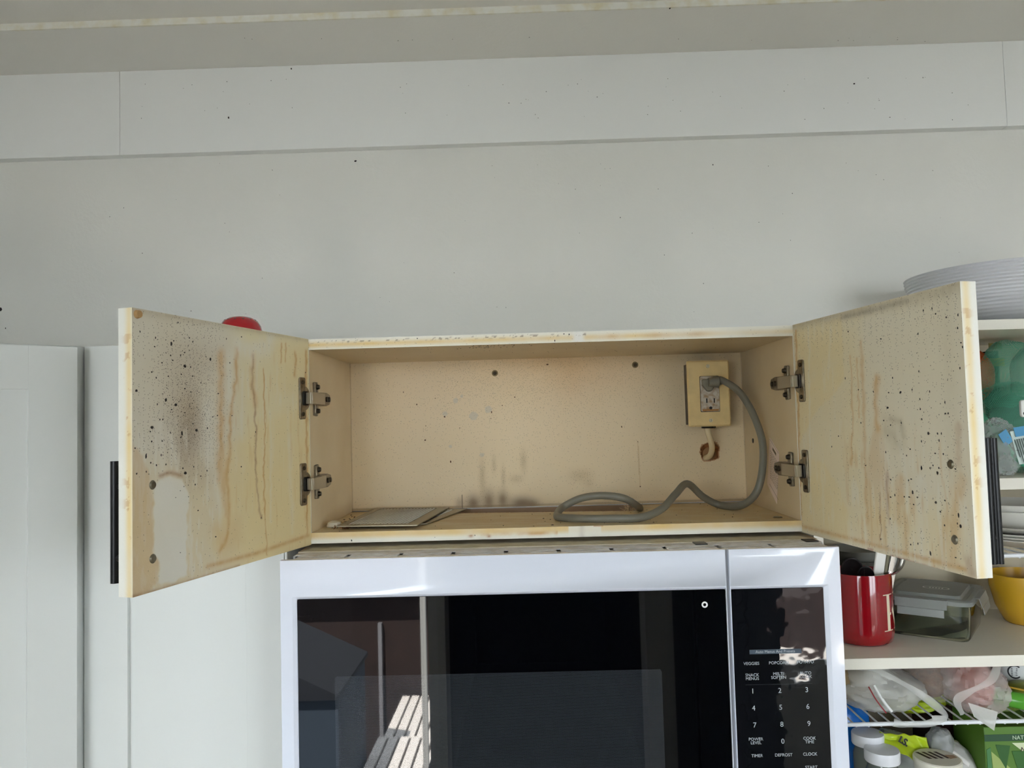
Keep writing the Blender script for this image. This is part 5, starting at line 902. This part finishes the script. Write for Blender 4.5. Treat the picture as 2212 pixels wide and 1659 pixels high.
for i in range(NN+1):
    a = math.radians(48+264*i/NN)
    for r_ in (.0108, .0086): vs.append(onl(.745, .140, .0262, -108+math.degrees(r_*math.cos(a)/.0259), S3+.032+r_*math.sin(a)))
cb.add(vs, [(2*i, 2*i+1, 2*i+3, 2*i+2) for i in range(NN)]).make('letter_c', mat('black print', sr(16, 16, 18), .5), cn, smooth=False)
cb = MB(); rn = random.Random(12)
for i in range(5): z = S3+.026+i*.0026; cb.add([onl(.745, .14, .0262, -121, z), onl(.745, .14, .0262, -100-rn.random()*6, z), onl(.745, .14, .0262, -100, z+.0013), onl(.745, .14, .0262, -121, z+.0013)], [(0, 1, 2, 3)])
for i in range(8): z = S3+.020+i*.0035; cb.add([onl(.745, .14, .0262, -76, z), onl(.745, .14, .0262, -60, z), onl(.745, .14, .0262, -60, z+.0013), onl(.745, .14, .0262, -76, z+.0013)], [(0, 1, 2, 3)])
for i in range(3): z = S3+.058+i*.004; cb.add([onl(.745, .14, .0262, -120, z), onl(.745, .14, .0262, -70, z), onl(.745, .14, .0262, -70, z+.0016), onl(.745, .14, .0262, -120, z+.0016)], [(0, 1, 2, 3)])
stuff(cb.make('printed_lines', mat('grey print', sr(90, 92, 94), .5), cn, smooth=False))
gt = thing('green_tray', (.69, .07, S3), 'green tube shaped package with yellow edge at the right of the wire rack', 'package')
p0, p1 = Vector((.648, .082, S3+.016)), Vector((.704, .034, S3+.013)); d_ = (p1-p0)
MB().tube([p0, p0+d_*.06, p0+d_*.94, p1], [.009, .012, .012, .009], 20).make('tube', mat('green plastic', sr(84, 158, 50), .22), gt)
MB().tube([p0+Vector((.008, .012, .013)), p1+Vector((.008, .012, .013)), p1+Vector((.012, .010, -.004))], .0014, 8).make('yellow_edge', mat('yellow edge', sr(206, 168, 60), .5), gt)
tag(MB().blob((.735, .085, S3+.012), (.036, .030, .0125), crumple(51, .12), 32, 20).make('green_packet', mat('olive packet', sr(136, 146, 50), .5)), 'flat olive green packet under the lettered tub at the right edge', 'packet')

# lower compartment
bl = tag(MB().blob((.462, .150, S4+.095), (.050, .056, .0925), crumple(61, .12, 3), 56, 40).make('blue_bag', mat('blue film', sr(20, 104, 190), .25, bump=.5, bscale=60)), 'blue plastic bag in the left corner under the wire rack', 'bag')
def jar(x, y, zt, r, label):
    j = thing('spice_jar', (x, y, S4), label, 'jar'); h = zt-S4
    MB().lathe([(0, 0), (r*.93, 0), (r*.95, .004), (r*.95, h-.03), (r*.80, h-.020), (r*.80, h-.008), (0, h-.008)], (x, y, S4), 40).make('jar_body', mat('jar glass', sr(96, 104, 98), .08, coat=.5), j)
    MB().lathe([(0, h-.0165), (r*.98, h-.0165), (r, h-.015), (r, h-.002), (r*.97, h), (r*.9, h+.0003), (0, h+.0003)], (x, y, S4), 56).make('lid', mat('white lid', sr(226, 228, 232), .3, coat=.2), j); return j
jar(.4745, .064, -.3195, .0235, 'white lidded glass jar standing behind, left under the wire rack')
jar(.4785, .026, -.3290, .0248, 'white lidded glass jar standing in front, left under the wire rack')
lg_ = thing('snack_bag', (.53, .09, S4), 'clear bag with lime green top hanging over it, lettered in black', 'bag')
MB().blob((.530, .100, S4+.062), (.052, .052, .060), crumple(71, .10, 3), 56, 40).make('film', film('milky film', sr(198, 202, 198), .85, .12), lg_)
lm = mat('lime film', sr(172, 194, 28), .35, bump=.25, bscale=50)
G = MB(); nu, nv = 22, 12; vs = []
from mathutils import noise as _n
for i in range(nu+1):
    for j in range(nv+1):
        a, b_ = i/nu, j/nv; x = .492+.072*a; zt = S4+.142-.012*a; z = zt-(.018+.045*a*a)*b_; y = .062+.022*b_**2*-1+.006*_n.noise(Vector((a*4, b_*3, 1)))
        vs.append((x+.012*b_*a, y-.004*math.sin(a*6), z+.004*_n.noise(Vector((a*5, b_*4, 7)))))
G.add(vs, [(i*(nv+1)+j, (i+1)*(nv+1)+j, (i+1)*(nv+1)+j+1, i*(nv+1)+j+1) for i in range(nu) for j in range(nv)]).make('lime_flap', lm, lg_, angle=80, solid=.0008)
text('LS.', .0135, (.524, .0530, S4+.1290), (.86, 0, -.5), (.5, 0, .86), (0, -1, 0), mat('black print', sr(16, 16, 18), .5), 'lettering', lg_, .0003, .0006)
sk = thing('flour_sack', (.61, .10, S4), 'white paper sack with a pleated top in the middle under the wire rack', 'sack')
def sackf(u): return crumple(81, .06, 2.5)(u)*(1-.30*max(0, u.z))
MB().blob((.612, .105, S4+.064), (.046, .050, .066), sackf, 64, 48).make('paper', mat('white paper', sr(208, 206, 202), .55, bump=.5, bscale=30), sk)
MB().prism([(.588, .112), (.620, .088), (.624, .095), (.592, .120)], (0, .052, S4), (1, 0, 0), (0, 0, 1), (0, .01, 0)).make('folded_seam', mat('white paper', sr(208, 206, 202), .55), sk, bevel=.002)
MB().blob((.588, .070, S4+.118), (.018, .020, .022), crumple(83, .2, 3), 32, 24).make('gathered_neck', mat('grey film', sr(140, 142, 140), .35), sk)
c3 = thing('round_carton', (.555, .03, S4), 'cream round tub with dark stripes on its lid at the bottom edge', 'tub')
MB().lathe([(0, 0), (.030, 0), (.0315, .003), (.0315, .108), (.033, .108), (.033, .115), (.031, .1165), (0, .1165)], (.560, .026, S4), 48).make('tub', mat('cream card', sr(220, 216, 200), .5), c3)
sb = MB()
for i in range(4): x = .545+i*.009; sb.add([(x, .020, S4+.1168), (x+.005, .020, S4+.1168), (x-.004, .044, S4+.1168), (x-.009, .044, S4+.1168)], [(0, 1, 2, 3)])
sb.make('dark_stripes', mat('brown print', sr(56, 34, 26), .5), c3, smooth=False)
MB().prism([(.575, .018), (.588, .022), (.586, .030), (.574, .032)], (0, 0, S4+.1168), (1, 0, 0), (0, 1, 0), (0, 0, .0002)).make('tan_patch', mat('tan print', sr(170, 140, 108), .5), c3)
db = tag(MB().box(.618, .70, .150, .22, S4, S4+.125).make('dark_carton', mat('maroon carton', sr(52, 16, 18), .5), bevel=.001), 'dark maroon carton between the white sack and the green carton', 'carton')
gx = thing('green_carton', (.70, .09, S4), 'green soap carton with pale and dark leaf shapes on the lower shelf', 'carton')
grm = mat('green carton', sr(80, 118, 38), .45)
MB().box(.646, .775, .052, .14, S4, S4+.148).make('box', grm, gx, bevel=.0012)
MB().box(.6459, .7751, .0512, .0518, S4+.1270, S4+.1370).make('dark_band', mat('dark green print', sr(28, 70, 40), .45), gx)
text('NATURE', .0085, (.704, .0512, S4+.1318), (1, 0, 0), (0, 0, 1), (0, -1, 0), mat('pale print', sr(190, 206, 180), .5), 'lettering', gx, .0002)
MB().prism([(.687, .124), (.775, .124), (.775, .098), (.716, .100)], (0, .0518, S4), (1, 0, 0), (0, 0, 1), (0, -.0005, 0)).make('cream_panel', mat('cream print', sr(206, 214, 176), .5), gx)
text('N', .010, (.703, .0508, S4+.1135), (1, 0, -.2), (.2, 0, 1), (0, -1, 0), mat('brown print', sr(56, 34, 26), .5), 'lettering', gx, .0002)
for i, (pl_, c_) in enumerate((([(.655, .112), (.690, .080), (.690, .010), (.660, .030)], sr(150, 168, 96)), ([(.662, .122), (.684, .120), (.676, .085), (.668, .100)], sr(40, 88, 32)), ([(.686, .112), (.706, .112), (.712, .080), (.700, .060)], sr(46, 96, 34)),
    ([(.648, .115), (.654, .118), (.656, .020), (.648, .010)], sr(66, 120, 70)), ([(.700, .06), (.730, .09), (.736, .02), (.706, .01)], sr(128, 166, 62)))):
    MB().prism(pl_, (0, .0519-.0002*i, S4), (1, 0, 0), (0, 0, 1), (0, -.0004, 0)).make('leaf_print', mat('leaf print %d' % i, c_, .45), gx)
o = tag(MB().blob((.600, .190, S4+.146), (.060, .045, .020), crumple(95, .18, 3), 48, 28).make('lime_packet', mat('lime film', sr(172, 194, 28), .35)), 'lime green packet lying behind the sack just under the wire rack', 'packet')
tag(MB().blob((.720, .165, S4+.152), (.070, .05, .016), crumple(97, .15, 3), 48, 28).make('green_packet', mat('moss film', sr(104, 120, 50), .4)), 'mossy green packet lying on top behind the green carton', 'packet')
